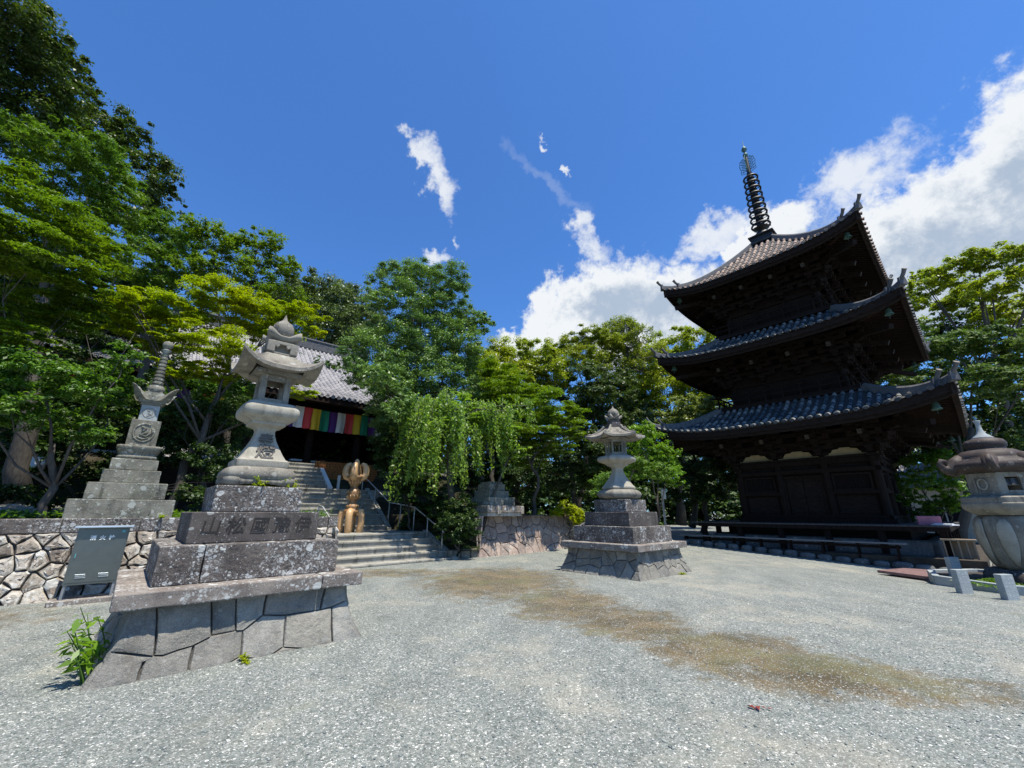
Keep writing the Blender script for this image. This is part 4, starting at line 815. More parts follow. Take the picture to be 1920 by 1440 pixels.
pr_ = [(.15, 4.34), (.18, 4.38), (.17, 4.45), (.14, 4.50), (.15, 4.52)]
z_ = 4.53
for k in range(9):
    r_ = .112-.005*k; pr_ += [(r_*.78, z_), (r_*.78, z_+.02), (r_, z_+.03), (r_, z_+.075), (r_*.78, z_+.085)]; z_ += .092
pr_ += [(.07, z_+.02), (.105, z_+.05), (.11, z_+.09), (.07, z_+.11), (.05, z_+.13), (.09, z_+.16), (.11, z_+.21), (.10, z_+.27), (.08, z_+.31), (.02, z_+.34), (.002, z_+.35)]
MB().lathe(pr_, 28).build('ringed_spire', 'moss_stone', ST, auto=50)
S2 = thing('stone_tower_base', 'truncated four tier stone tower without a top on the reddish wall corner', 'stone tower', W(10.68, 13.1), TH)
tiers(S2, [(.665, 1.78, 2.10), (.495, 2.101, 2.36), (.39, 2.361, 2.62)], 'moss_stone')
m = MB().box((0, 0, 1.655), (1.82, 1.82, .25)).box((0, 0, 1.47), (1.72, 1.72, .14))
m.box((-.35, -.925, 1.62), (.16, .05, .3)).box((.84, -.91, 1.62), (.16, .05, .3)); m.build('bottom_slab', 'rubble', S2, bevel=.015)
m = MB()
for x in (-.28, -.1, .09, .27): m.box((x, 0, 2.66), (.15, .6, .08))
m.build('broken_lotus', 'moss_stone', S2, bevel=.03)
# ---------------------------------------------------------------- hydrant box
HB = thing('hydrant_box', 'stainless steel fire hydrant cabinet on a steel stand before the rubble wall', 'hydrant cabinet', W(-.27, 11.27), TH)
body = MB().box((0, 0, .79), (.70, .36, .96)).build('cabinet', 'stainless', HB, bevel=.006)
MB().box((0, -.03, 1.285), (.80, .46, .03)).build('lid', 'stainless_cap', HB, bevel=.008)
door = MB().box((0, -.1835, .80), (.655, .008, .90)).build('door', 'stainless', body, bevel=.003)
for cx in (-.16, .14):
    m = MB()
    for k in range(3): m.box((cx+.004*k, -.193, .48-.026*k), (.13, .012, .009), rx=.5)
    m.build('louvre', 'stainless_cap', body)
MB().box((-.29, -.197, .80), (.012, .02, .07)).build('handle', 'teal_sticker', body)
MB().lathe([(.001, .005), (.026, .004), (.026, 0)], 16).xf(Matrix.Translation((.27, -.189, 1.2)) @ Matrix.Rotation(math.pi/2, 4, 'X')).build('sticker', 'teal_sticker', body)
tx = MB()
for i, ch in enumerate('消火栓'): tx.merge(text_mb(ch, .085, .002, .003).xf(Matrix.Translation((-.125+.125*i, -.1895, 1.09)) @ Matrix.Rotation(math.pi/2, 4, 'X')))
tx.build('lettering', 'label_grey', body)
for x in (-.32, .32):
    for y in (-.15, .15): MB().box((x, y, .20), (.035, .035, .24)).build('leg', 'galvanized', HB)
MB().box((0, 0, .035), (.95, .55, .09)).build('concrete_pad', 'slab_stone', HB, bevel=.01)
# ---------------------------------------------------------------- stairs and landings
SW0, SW1 = 4.45, 8.5
def flight(name, label, a0, a1, b0, z0, n, riser, tread, first=None, cheeks=(), mat='step_stone', deep=.5):
    t = thing(name, label, 'stone stairs', W((a0+a1)/2, b0, z0), TH); hw = (a1-a0)/2; rr = random.Random(n)
    for k in range(n):
        m = MB(); zt = riser*(k+1) if first is None else first+riser*k; xs = sorted([-hw, hw]+[rr.uniform(-hw*.8, hw*.8) for _ in range(2)])
        for i in range(len(xs)-1): jy, jz = rr.uniform(-.006, .006), rr.uniform(-.003, .003); m.box(((xs[i]+xs[i+1])/2, tread*k+deep/2+jy, zt-.03+jz), (xs[i+1]-xs[i]-.006, deep, .06)).box(((xs[i]+xs[i+1])/2, tread*k+deep/2+.035+jy, zt-.06-(riser-.03)/2), (xs[i+1]-xs[i]-.012, deep, riser-.03))
        m.build('step', mat, t, bevel=.012)
    return t
S_1 = flight('stone_stairs', 'lowest five stone steps leading up from the gravel court', SW0, SW1, 12.5, 0, 5, .19, .46, first=.065, deep=.53)
S_2 = flight('stone_stairs', 'middle dark stone flight behind the golden statue', SW0-.1, 8.15, 16.9, .82, 8, .215, .34, deep=.4)
S_3 = flight('stone_stairs', 'topmost pale sunlit steps rising to the dark temple doorway', 3.4, 6.75, 20.7, 2.56, 6, .225, .34, deep=.42)
for t, x, y0, y1, z0, z1, mt in ((S_1, (SW1-SW0)/2+.1, -.1, 2.05, -.02, .82, 'step_stone'), (S_2, (8.15-4.35)/2+.12, 0, 2.7, .02, 1.75, 'step_stone'), (S_3, 1.80, -.15, 2.1, .05, 1.45, 'white_stone')):
    MB().loft([[(x-.1, y0, z0-.3), (x+.1, y0, z0-.3), (x+.1, y0, z0+.08), (x-.1, y0, z0+.08)], [(x-.1, y1, z1-.4), (x+.1, y1, z1-.4), (x+.1, y1, z1+.08), (x-.1, y1, z1+.08)]]).build('cheek', mt, t, bevel=.01)
def slab(name, a0, a1, b0, b1, z, mat, h_=.3):
    o = MB().box(((a0+a1)/2, (b0+b1)/2, z-h_/2), (a1-a0, b1-b0, h_)).build(name, mat, bevel=.01); o.rotation_euler[2] = TH; o['kind'] = 'structure'; return o
slab('landing', SW0-.25, 8.9, 14.82, 16.905, .828, 'step_stone', .5)
slab('upper_landing', 2.0, 9.5, 19.35, 20.72, 2.542, 'step_stone', .6)
slab('temple_terrace', -8, 18, 22.83, 46, 3.905, 'step_stone', .8)
def rail(label, pts, posts, h_=.86):
    t = thing('handrail', label, 'handrail', W(pts[0][0], pts[0][1], 0), TH); o = pts[0]
    P = [(a-o[0], b-o[1], z) for a, b, z in pts]
    MB().tube([P[0]]+[P[0]]*0+P[1:], .022, 10).build('top_rail', 'steel_rail', t, smooth=True)
    for a, b, z0, z1 in posts: MB().tube([(a-o[0], b-o[1], z0), (a-o[0], b-o[1], z1)], .02, 10).build('post', 'steel_rail', t, smooth=True)
rail('long steel handrail down the right edge of the stairs beside the cherry', [(8.42, 12.85, .80), (8.42, 13.05, .92), (8.42, 15.15, 1.74), (8.40, 17.35, 1.95), (8.07, 19.8, 3.27), (8.04, 20.3, 3.30)],
     [(8.42, 13.05, .2, .91), (8.42, 14.1, .6, 1.32), (8.42, 15.15, .82, 1.73), (8.41, 16.3, .82, 1.84), (8.40, 17.35, .9, 1.94), (8.25, 18.6, 1.7, 2.60), (8.08, 19.75, 2.4, 3.23)])
rail('dark bent handrail partly hidden by the big square lantern', [(4.75, 13.0, 1.0), (4.75, 14.7, 1.72), (4.75, 15.1, 1.76)], [(4.75, 13.1, .24, 1.05), (4.75, 15.05, .82, 1.75)])
# ---------------------------------------------------------------- golden vajra statue
VJ = thing('vajra_statue', 'golden polished wooden vajra sculpture with curved prongs standing on the stair landing', 'statue', W(6.15, 15.75, .83), TH+R(12))
MB().lathe([(.05, .62), (.27, .66), (.31, .72), (.29, .78), (.24, .83), (.235, .86), (.25, .88), (.20, .97), (.15, 1.01), (.13, 1.04), (.145, 1.07), (.13, 1.10), (.12, 1.13), (.16, 1.16), (.225, 1.21), (.25, 1.29), (.255, 1.33), (.24, 1.36), (.25, 1.39), (.245, 1.43), (.215, 1.51), (.15, 1.56), (.12, 1.585), (.135, 1.61), (.12, 1.64), (.15, 1.67), (.20, 1.78), (.225, 1.84), (.24, 1.88), (.29, 1.93), (.33, 1.99), (.30, 2.03), (.05, 2.04)], 48).build('shaft', 'golden_wood_dark', VJ, smooth=True)
def prong(a, pts, rad, name='prong'):
    c_, s_ = math.cos(a), math.sin(a)
    pts = [(r*c_, r*s_, z) for r, z in pts]; m = MB(); m.tube(pts, rad, 12)
    return m.build(name, 'golden_wood', VJ, smooth=True)
for k in range(4):
    a = R(45+90*k)
    prong(a, [(.16, .70), (.25, .735), (.33, .70), (.365, .60), (.375, .45), (.37, .28), (.345, .12), (.33, .0)], [.12, .13, .13, .125, .12, .12, .115, .10])
    prong(a, [(.14, 2.0), (.24, 1.97), (.32, 2.01), (.36, 2.10), (.37, 2.22), (.345, 2.34), (.29, 2.43), (.22, 2.46), (.17, 2.43)], [.12, .135, .135, .13, .125, .12, .10, .08, .05])
prong(0, [(0, .72), (0, .5), (0, .25), (0, .0)], [.1, .1, .09, .07])
prong(0, [(0, 1.95), (0, 2.2), (0, 2.42), (0, 2.54), (0, 2.63), (0, 2.68)], [.12, .1, .095, .10, .07, .015])
m = MB()
for k in range(12):
    a = 2*math.pi*k/12
    for z0, z1, r0, r1 in ((.90, 1.0, .245, .175), (1.22, 1.33, .225, .262), (1.40, 1.50, .25, .22), (1.74, 1.86, .185, .232)):
        m.tube([(r0*math.cos(a), r0*math.sin(a), z0), ((r0+r1)/2*1.03*math.cos(a+.08), (r0+r1)/2*1.03*math.sin(a+.08), (z0+z1)/2), (r1*math.cos(a), r1*math.sin(a), z1)], [.008, .022, .008], 5)
m.build('petal_carving', 'golden_wood', VJ, smooth=True)
# ---------------------------------------------------------------- three storey pagoda
PG = thing('pagoda', 'three storey dark timber pagoda with tiled upturned roofs and a ringed bronze spire', 'pagoda', W(24.48, 5.07), TH)
def rot4(): return [Matrix.Rotation(k*math.pi/2, 4, 'Z') for k in range(4)]
def four(make):
    m = MB()
    for M in rot4():
        q = MB(); make(q); m.merge(q.xf(M))
    return m
def roofS(ae, at, ze, zt, up, sag=.40):
    def P(s, v):
        return (s, -(ae+(at-ae)*v), ze+(zt-ze)*(v*(1-sag)+sag*v*v)+up*min(1.05, abs(s)/ae)**3.4*(1-v)**1.4)
    return P
def pag_roof(idx, ae, at, ze, zt, up, body, under_z, tile):
    P = roofS(ae, at, ze, zt, up)
    rf_ = link(bpy.data.objects.new('roof', None)); rf_.parent = PG
    tl = MB(); nr = int(2*ae/.285); sp = 2*ae/nr; slope_len = math.hypot(ae-at, zt-ze)
    def side(q):
        # sheet of flat tiles
        nv = 14; n = 2*nr; o = len(q.v)
        for i in range(nv+1):
            v = i/nv; d = ae+(at-ae)*v
            for j in range(n+1):
                s_ = -d+2*d*j/n; p = P(s_, v); q.v.append((p[0], p[1], p[2]-.02))
        for i in range(nv):
            for j in range(n): a = o+i*(n+1)+j; q.f.append((a, a+1, a+n+2, a+n+1))
    ft = four(side)
    disc = MB()
    def rows(q):
        for r_ in range(nr+1):
            s_ = -ae+sp*r_
            vm = min(1, (ae-abs(s_))/(ae-at)) if abs(s_) > at else 1
            if vm < .04: continue
            nt = max(1, int(slope_len*vm/.33))
            for t_ in range(nt):
                v0, v1 = vm*t_/nt, vm*(t_+1)/nt; p0, p1 = Vector(P(s_, v0)), Vector(P(s_, v1))
                if t_ == 0: p0 = Vector((p0.x, p0.y-.06, p0.z))
                up_ = (p1-p0).cross(Vector((1, 0, 0))).normalized()*-1
                if up_.z < 0: up_ = -up_
                ra, rb = .095, .074; rg = []
                for p, r in ((p0, ra), (p1, rb)):
                    rg.append([p+Vector((1, 0, 0))*r*math.cos(x)+up_*(r*1.05*math.sin(x)+(.012 if t_ % 2 else 0)) for x in (0, .63, 1.25, 1.9, 2.51, math.pi)])
                q.loft(rg, cap=False, closed=False)
                if t_ == 0:
                    q.add([tuple(x) for x in rg[0]], [tuple(range(6))])
                    for a_ in (0,):
                        cN = p0+Vector((0, -.012, .02)); k_ = 10
                        dq.append([tuple(cN+Vector((.074*math.cos(x), 0, .074*math.sin(x)))) for x in [2*math.pi*j/k_ for j in range(k_)]])
    dq = []
    four(rows).build('round_tiles', tile, rf_, auto=50)
    for M in rot4():
        for r_ in dq[:len(dq)//4]: disc.add([tuple(M @ Vector(x)) for x in r_], [tuple(range(len(r_)))])
    ft.merge(disc).build('flat_tiles', 'tile_gap' if tile == 'pagoda_tile' else 'ridge_tile', rf_, auto=40)
    # corner ridges with end tiles
    for k in range(4):
        hm = MB()
        A = math.pi/4+k*math.pi/2; u_ = Vector((math.cos(A), math.sin(A), 0)); tt = Vector((-u_.y, u_.x, 0))
        def hp(v):
            p = P(ae+(at-ae)*v, v); return u_*(math.sqrt(2)*(ae+(at-ae)*v))+Vector((0, 0, p[2]))
        for v0, v1, w_, h_ in ((0.0, .22, .10, .20), (.17, 1.0, .12, .24)):
            rings = []
            for v in np.linspace(v0, v1, 12):
                p = hp(v); rings.append([p-tt*w_-Vector((0, 0, .05)), p-tt*w_*.75+Vector((0, 0, h_)), p+Vector((0, 0, h_+.07)), p+tt*w_*.75+Vector((0, 0, h_)), p+tt*w_-Vector((0, 0, .05))])
            hm.loft(rings)
            p = hp(v0); c_ = p+Vector((0, 0, h_*.5+.03))+u_*.03; orn = MB(); scr = MB()
            orn.box(c_, (.10, w_*3.0, h_*1.5), rz=A, taper=.75)
            orn.tube([c_+Vector((0, 0, h_*.55)), c_+Vector((0, 0, h_*.75+.10))+u_*.14, c_+Vector((0, 0, h_*.8+.22))+u_*.22], [.07, .065, .075], 10)
            scr.tube([c_+Vector((0, 0, h_*.8+.215))+u_*.215, c_+Vector((0, 0, h_*.8+.235))+u_*.232], [.082, .082], 12)
            oe = orn.build('ridge_end_tile', 'ridge_tile', rf_, auto=50); scr.merge(MB()).build('ridge_end_disc', 'weathered_granite', rf_)
        hm.build('hip_ridge', 'ridge_tile', rf_, auto=40)
    # eaves: boarded soffit in two tiers, fascia and rafters
    def zs(s_, d):
        e = min(1, max(0, (ae-d)/(ae-body))); return ze-.30+up*min(1.05, abs(s_)/ae)**3.4*(1-e)**1.2*.98 + (under_z-(ze-.30))*e
    sf = MB(); raf = MB(); fas = MB()
    def soff(q):
        n = 26; dd = np.linspace(ae-.12, body-.05, 7); o = len(q.v)
        for d in dd:
            for j in range(n+1): s_ = -d+2*d*j/n; q.v.append((s_, -d, zs(s_, d)+.10))
        for i in range(len(dd)-1):
            for j in range(n): a = o+i*(n+1)+j; q.f.append((a, a+n+1, a+n+2, a+1))
    four(soff).build('eave_boards', 'timber_flat', rf_)
    def fascia(q):
        n = 30
        for (d, dz0, dz1, th) in ((ae-.02, .0, .30, .08), (ae-.10, -.12, .06, .07), (ae-1.35, -.10, .04, .09)):
            o = len(q.v)
            for j in range(n+1):
                s_ = -d+2*d*j/n; zb = zs(s_, d if d < ae-1 else ae-.12)
                for y, z in ((-d, zb+dz0), (-d, zb+dz1), (-d+th, zb+dz1), (-d+th, zb+dz0)): q.v.append((s_, y, z))
            for j in range(n):
                for c_ in range(4): a = o+j*4+c_; b_ = o+j*4+(c_+1) % 4; q.f.append((a, b_, b_+4, a+4))
    four(fascia).build('fascia', 'timber_flat', rf_)
    def rafters(q):
        n = int(2*ae/.23)
        for j in range(n+1):
            s_ = -ae+.1+(2*ae-.2)*j/n
            for d0, d1, dz in ((ae-.16, ae-1.5, .0), (ae-1.25, max(body, abs(s_)), -.12)):
                if abs(s_) > d0-.05: continue
                d1 = max(d1, abs(s_)); 
                if d0-d1 < .1: continue
                q.bar((s_, -d0, zs(s_, d0)+dz+.03), (s_, -d1, zs(s_, d1)+dz+.03), .085, .10)
    four(rafters).build('rafters', 'rafter_wood', rf_)
    for k in range(4):
        cr_ = MB(); A = math.pi/4+k*math.pi/2; u_ = Vector((math.cos(A), math.sin(A), 0))
        cr_.bar(u_*math.sqrt(2)*(ae-.05)+Vector((0, 0, zs(ae, ae)+.0)), u_*math.sqrt(2)*body+Vector((0, 0, under_z-.15)), .2, .3)
        cr_.build('hip_rafter', 'rafter_wood', rf_)
    # wind bells
    dB = ae-.60
    for k in range(4):
        A = math.pi/4+k*math.pi/2; u_ = Vector((math.cos(A), math.sin(A), 0)); zb = zs(ae, ae)-.42
        b_ = MB().lathe([(.02, .34), (.025, .2), (.05, .2), (.085, .17), (.10, .08), (.115, 0), (.15, -.06), (.14, -.07), (.09, 0), (.02, .1)], 16)
        b_.tube([(0, 0, .0), (0, 0, -.13)], .008, 5).box((0, 0, -.17), (.10, .008, .09))
        b_.build('wind_bell', 'patina', PG, smooth=True, loc=u_*math.sqrt(2)*dB+Vector((0, 0, zb)))
    return P, zs
def brackets(w_, z0, z1, reach, name='brackets'):
    m = MB(); ends = MB()
    cols = [-w_, -w_/3, w_/3, w_]; H = z1-z0
    def side(q):
        for x in cols:
            for st in range(3):
                z = z0+.12+H*.27*st; out = .38+reach*.34*st
                q.box((x, -w_-out/2+.1, z), (.16, out+.3, .15)); q.box((x, -w_-out*.98, z+.13), (.26, .26, .14), taper=1.15)
                q.box((x, -w_-out, z+.24), (1.15, .14, .14))
                for dx in (-.46, 0, .46): q.box((x+dx, -w_-out, z+.36), (.2, .2, .11), taper=1.15)
                q.box((x, -w_-.05, z), (.6, .14, .14))
        for st in range(3):
            z = z0+.12+H*.27*st+.47; out = .38+reach*.34*st
            q.box((0, -w_-out, z), (2*(w_+out)+.3, .13, .15))
        # braces with nosed ends between the columns
        for x in cols:
            q.bar((x, -w_+.1, z0+H*.86), (x, -w_-reach*.34*2-1.05, z0+H*.50), .14, .19)
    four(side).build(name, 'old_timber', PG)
    for M in rot4():
        for x in cols: MB().bar((x, -w_-reach*.34*2-1.045, z0+H*.502), (x, -w_-reach*.34*2-1.065, z0+H*.496), .145, .195).xf(M).build('beam_end', 'end_wood', PG)
    for k in range(4):
        dg = MB(); A = math.pi/4+k*math.pi/2; u_ = Vector((math.cos(A), math.sin(A), 0)); c_ = u_*math.sqrt(2)*w_
        for st in range(3):
            out = (.38+reach*.34*st)*1.42; z = z0+.12+H*.27*st; dg.bar(c_+Vector((0, 0, z)), c_+u_*out+Vector((0, 0, z)), .17, .16); dg.box(c_+u_*out+Vector((0, 0, z+.13)), (.28, .28, .14), rz=A, taper=1.15)
        dg.bar(c_+Vector((0, 0, z0+H*.9)), c_+u_*(reach*.34*2+1.35)*1.42+Vector((0, 0, z0+H*.5)), .17, .2)
        dg.build('corner_bracket', 'old_timber', PG)
# ground storey
base = four(lambda q: q.box((0, -3.62, .30), (7.24, .5, .62))).build('stone_plinth', 'plinth_stone', PG, bevel=.16, seg=4)
MB().box((0, 0, .2), (6.8, 6.8, .4)).build('plinth_fill', 'soil', PG)
dk = MB()
for k in range(26): dk.box((0, -4.2+.165+.3366*k-.0, 1.085), (8.42, .325, .05))
deck = dk.build('veranda_deck', 'grey_plank', PG)
MB().box((0, 0, .74), (6.2, 6.2, .6)).build('underfloor_shade_fill', 'dark_void', PG)  # near-black fill box standing in for the shade beneath the deck
four(lambda q: q.box((0, -4.12, .985), (8.36, .14, .145)).box((0, -3.3, .97), (8.2, .12, .12))).build('deck_beam', 'old_timber', PG)
for k in range(4):
    M = rot4()[k]
    for x in (-4.0, -2.4, -.8, .8, 2.4):
        MB().box((x, -4.0, .33), (.2, .2, 1.17)).xf(M).build('deck_post', 'old_timber', PG)
bw = 2.56
def wallside(q): q.box((0, -bw+.10, 2.55), (2*bw-.1, .1, 2.85))
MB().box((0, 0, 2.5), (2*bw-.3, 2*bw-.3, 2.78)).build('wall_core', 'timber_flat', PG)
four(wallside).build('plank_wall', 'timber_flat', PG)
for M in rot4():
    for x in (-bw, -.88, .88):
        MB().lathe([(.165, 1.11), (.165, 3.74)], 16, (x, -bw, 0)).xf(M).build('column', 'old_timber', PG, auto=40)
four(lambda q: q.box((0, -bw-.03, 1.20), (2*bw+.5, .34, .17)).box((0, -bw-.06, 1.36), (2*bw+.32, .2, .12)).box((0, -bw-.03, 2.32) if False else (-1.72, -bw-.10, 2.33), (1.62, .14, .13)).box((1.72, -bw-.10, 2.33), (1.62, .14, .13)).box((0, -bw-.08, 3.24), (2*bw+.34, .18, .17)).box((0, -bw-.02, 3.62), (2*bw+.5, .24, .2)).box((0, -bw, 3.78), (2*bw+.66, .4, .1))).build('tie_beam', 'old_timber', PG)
for M in rot4():
    for x in (-1.72, 1.72):
        fr = MB().box((x, -bw-.02, 3.06), (1.30, .10, .07)).box((x, -bw-.03, 2.43), (1.34, .13, .08)).box((x-.62, -bw-.02, 2.75), (.07, .10, .6)).box((x+.62, -bw-.02, 2.75), (.07, .10, .6)).xf(M).build('window', 'timber_flat', PG)
        m = MB()
        for i in range(17): m.box((x-.53+i*.066, -bw+.01, 2.75), (.034, .034, .58), rz=math.pi/4)
        m.xf(M).build('lattice', 'old_timber', fr)
        MB().box((x, -bw+.035, 2.75), (1.2, .02, .6)).xf(M).build('backing', 'dark_void', fr)
        MB().box((x, -bw+.035, 1.86), (1.28, .05, .72)).xf(M).build('lower_panel', 'timber_flat', PG, bevel=.01)
    dr = MB().box((0, -bw-.02, 3.02), (1.5, .14, .12)).box((-.70, -bw-.02, 2.2), (.10, .14, 1.62)).box((.70, -bw-.02, 2.2), (.10, .14, 1.62)).xf(M).build('door', 'old_timber', PG)
    for sx in (-1, 1):
        lf = MB().box((sx*.325, -bw-.01, 2.2), (.63, .05, 1.56)).xf(M).build('door_leaf', 'timber_flat', dr, bevel=.008)
        m = MB()
        for z in (1.52, 2.15, 2.85): m.box((sx*.325, -bw-.042, z), (.6, .02, .07))
        m.xf(M).build('door_batten', 'old_timber', lf)
# cream plaster panels with scalloped tops between bracket feet
for M in rot4():
    for x in (-1.72, 0, 1.72):
        w_ = .74 if x else .8; out = [(-w_, 0), (w_, 0), (w_*.86, .09), (w_*.66, .12), (w_*.56, .24), (w_*.30, .26), (w_*.22, .31), (-w_*.22, .31), (-w_*.30, .26), (-w_*.56, .24), (-w_*.66, .12), (-w_*.86, .09)]
        m = MB().loft([[(x+p, -bw+.02, 3.84+q) for p, q in out], [(x+p, -bw-.07, 3.84+q) for p, q in out]])
        m.xf(M).build('plaster_panel', 'plaster', PG)
MB().box((0, 0, 4.4), (2*bw-.1, 2*bw-.1, 1.2)).build('wall_core', 'timber_flat', PG)
brackets(bw, 3.83, 5.2, 1.0)
pag_roof(1, 5.38, 2.85, 5.05, 6.42, .62, 3.35, 5.55, 'pagoda_tile')
def storey(bal, bd, zf, ztop, z1, reach):
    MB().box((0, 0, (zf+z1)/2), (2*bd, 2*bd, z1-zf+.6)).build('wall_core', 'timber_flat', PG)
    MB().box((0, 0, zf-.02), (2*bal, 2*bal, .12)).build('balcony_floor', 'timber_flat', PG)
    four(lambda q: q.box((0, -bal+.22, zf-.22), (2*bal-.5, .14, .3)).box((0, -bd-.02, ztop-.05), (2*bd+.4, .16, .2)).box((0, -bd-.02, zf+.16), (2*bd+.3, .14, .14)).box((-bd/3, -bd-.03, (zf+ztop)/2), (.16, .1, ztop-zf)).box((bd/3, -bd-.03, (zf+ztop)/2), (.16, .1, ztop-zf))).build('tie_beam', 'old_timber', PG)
    for M in rot4(): MB().lathe([(.14, zf), (.14, ztop)], 12, (-bd, -bd, 0)).xf(M).build('column', 'old_timber', PG)
    def rl(q):
        q.box((0, -bal+.07, zf+.10), (2*bal+.1, .10, .10)); q.box((0, -bal+.07, zf+.40), (2*bal+.1, .05, .07)); q.tube([(-bal-.35, -bal+.07, zf+.74), (-bal, -bal+.07, zf+.66), (bal, -bal+.07, zf+.66), (bal+.35, -bal+.07, zf+.74)], .045, 8)
        for i in range(9): q.box((-bal+.07+(2*bal-.14)*i/8, -bal+.07, zf+.36), (.07, .07, .6))
    four(rl).build('railing', 'old_timber', PG)
    brackets(bd, ztop-.1, z1, reach)
storey(2.95, 2.25, 6.50, 7.75, 9.0, 1.0)
pag_roof(2, 4.93, 2.45, 8.95, 10.35, .62, 3.05, 9.45, 'pagoda_tile')
storey(2.6, 2.0, 10.48, 11.8, 13.2, .9)
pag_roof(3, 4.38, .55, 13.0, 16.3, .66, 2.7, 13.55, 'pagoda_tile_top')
# spire
SP = link(bpy.data.objects.new('spire', None)); SP.parent = PG
MB().box((0, 0, 16.42), (1.35, 1.35, .12)).box((0, 0, 16.66), (1.1, 1.1, .4)).box((0, 0, 16.9), (1.3, 1.3, .09)).build('dew_basin', 'bronze_dark', SP, bevel=.02)
MB().lathe([(.5, 16.94), (.5, 17.0), (.45, 17.15), (.33, 17.28), (.2, 17.34), (.16, 17.4), (.22, 17.48), (.40, 17.58), (.42, 17.6), (.2, 17.6), (.13, 17.66), (.12, 21.6), (.10, 22.9), (.08, 23.0)], 24).build('mast', 'bronze_dark', SP, auto=40)
rg = None
for k in range(9):
    z = 17.78+.435*k; ro = .50-.012*k
    m = MB()
    # hoop band and spokes, with a smaller collar
    rings = [[(r*math.cos(t), r*math.sin(t), zz) for t in np.linspace(0, 2*math.pi, 33)[:-1]] for r, zz in ((ro, -.05), (ro+.025, 0), (ro, .05), (ro-.07, .05), (ro-.07, -.05), (ro, -.05))]
    m.loft(rings, cap=False); m.lathe([(.2, -.06), (.215, 0), (.2, .06)], 16)
    for q in range(8): a = q*math.pi/4; m.tube([(.15*math.cos(a), .15*math.sin(a), 0), (.3*math.cos(a+.12), .3*math.sin(a+.12), .02), ((ro-.04)*math.cos(a), (ro-.04)*math.sin(a), 0)], .022, 5)
    for q in range(4): a = q*math.pi/2+.4; m.tube([((ro-.02)*math.cos(a), (ro-.02)*math.sin(a), -.05), ((ro-.02)*math.cos(a), (ro-.02)*math.sin(a), -.16)], .02, 5)
    m.lathe([(.17, .06), (.15, .2), (.17, .36)], 16)
    m.build('spire_ring', 'bronze_dark', SP, loc=(0, 0, z), auto=50)
for k in range(4):
    a = k*math.pi/2; m = MB()
    def fp(r, z): return (r*math.cos(a), r*math.sin(a), z)
    out = [(.1, 21.75), (.42, 21.85), (.40, 22.2), (.45, 22.45), (.38, 22.75), (.2, 22.95), (.1, 22.9)]
    m.tube([fp(*p) for p in out], .018, 5)
    for i in range(5):
        z = 21.9+.2*i
        m.tube([fp(.1, z), fp(.2, z+.12), fp(.3, z+.02), fp(.40, z+.13)], .016, 5); m.tube([fp(.22+.09*math.cos(t), z+.09+.09*math.sin(t)) for t in np.linspace(0, 6.28, 9)], .013, 4)
    m.build('water_flame', 'patina', SP)
MB().lathe([(.05, 22.95), (.12, 23.02), (.15, 23.12), (.12, 23.22), (.06, 23.28), (.055, 23.4), (.12, 23.46), (.16, 23.57), (.13, 23.68), (.06, 23.78), (.02, 23.9), (.012, 24.3), (.002, 24.32)], 20).build('jewel', 'patina', SP, smooth=True)
# ---------------------------------------------------------------- around the pagoda
def gzf(a, b): return float(gz(np.array(float(a)), np.array(float(b))))
KB = thing('stone_edging', 'line of rounded river stones edging the gravel along the foot of the pagoda', 'edging', W(24.48, 5.07), TH)
rk = random.Random(5)
def stoneline(pts, parent, size=(.5, .3, .26)):
    for (x, y, z, rz_) in pts:
        l_, w_, h_ = size[0]*rk.uniform(.75, 1.1), size[1]*rk.uniform(.8, 1.15), size[2]*rk.uniform(.85, 1.15)
        rings = []
        for k, (q, zz) in enumerate(((.8, -.5), (1.0, -.2), (1.02, .15), (.85, .42), (.45, .52))):
            rings.append([(q*l_/2*math.cos(t)*squircle(3.5)(t), q*w_/2*math.sin(t)*squircle(3.5)(t), zz*h_+rk.uniform(-.008, .008)) for t in [2*math.pi*j/12 for j in range(12)]])
        m = MB().loft(rings); m.xf(Matrix.Translation((x, y, z)) @ Matrix.Rotation(rz_+rk.uniform(-.08, .08), 4, 'Z')); m.build('edging_stone', 'plinth_stone', parent, smooth=True)
e_ = 4.98; ys = np.arange(-e_, e_, .53)
stoneline([(-e_, y, gzf(24.48-e_, 5.07+y)+.07, math.pi/2) for y in ys], KB)
stoneline([(x, -e_, gzf(24.48+x, 5.07-e_)+.07, 0) for x in ys[1:9]], KB)
m = MB().box((0, 0, -.06), (9.6, 9.6, .34)); o = m.build('pagoda_apron', 'soil', None, loc=W(24.48, 5.07, .0), rz=TH); tag(o, kind='structure')
BN = thing('bench', 'very long low plank bench running in front of the pagoda veranda', 'bench', W(19.75, 5.95), TH)
MB().box((0, 0, .52), (.36, 7.9, .045)).build('seat', 'bench_plank', BN, bevel=.006)
for i, y in enumerate(np.linspace(-3.7, 3.7, 8)): MB().box((0, y, .24), (.30, .055, .56)).build('leg', 'old_timber', BN)
MB().box((.0, 0, .40), (.05, 7.6, .09)).build('stretcher', 'old_timber', BN)
tag(MB().box((0, 0, .02), (.4, .26, .02)).box((-.03, 0, .05), (.3, .2, .03)).build('wooden_tray', 'grey_plank', loc=W(19.75, 3.85, .545), rz=TH+.2, bevel=.005), 'small wooden tray left on the long plank bench', 'tray')
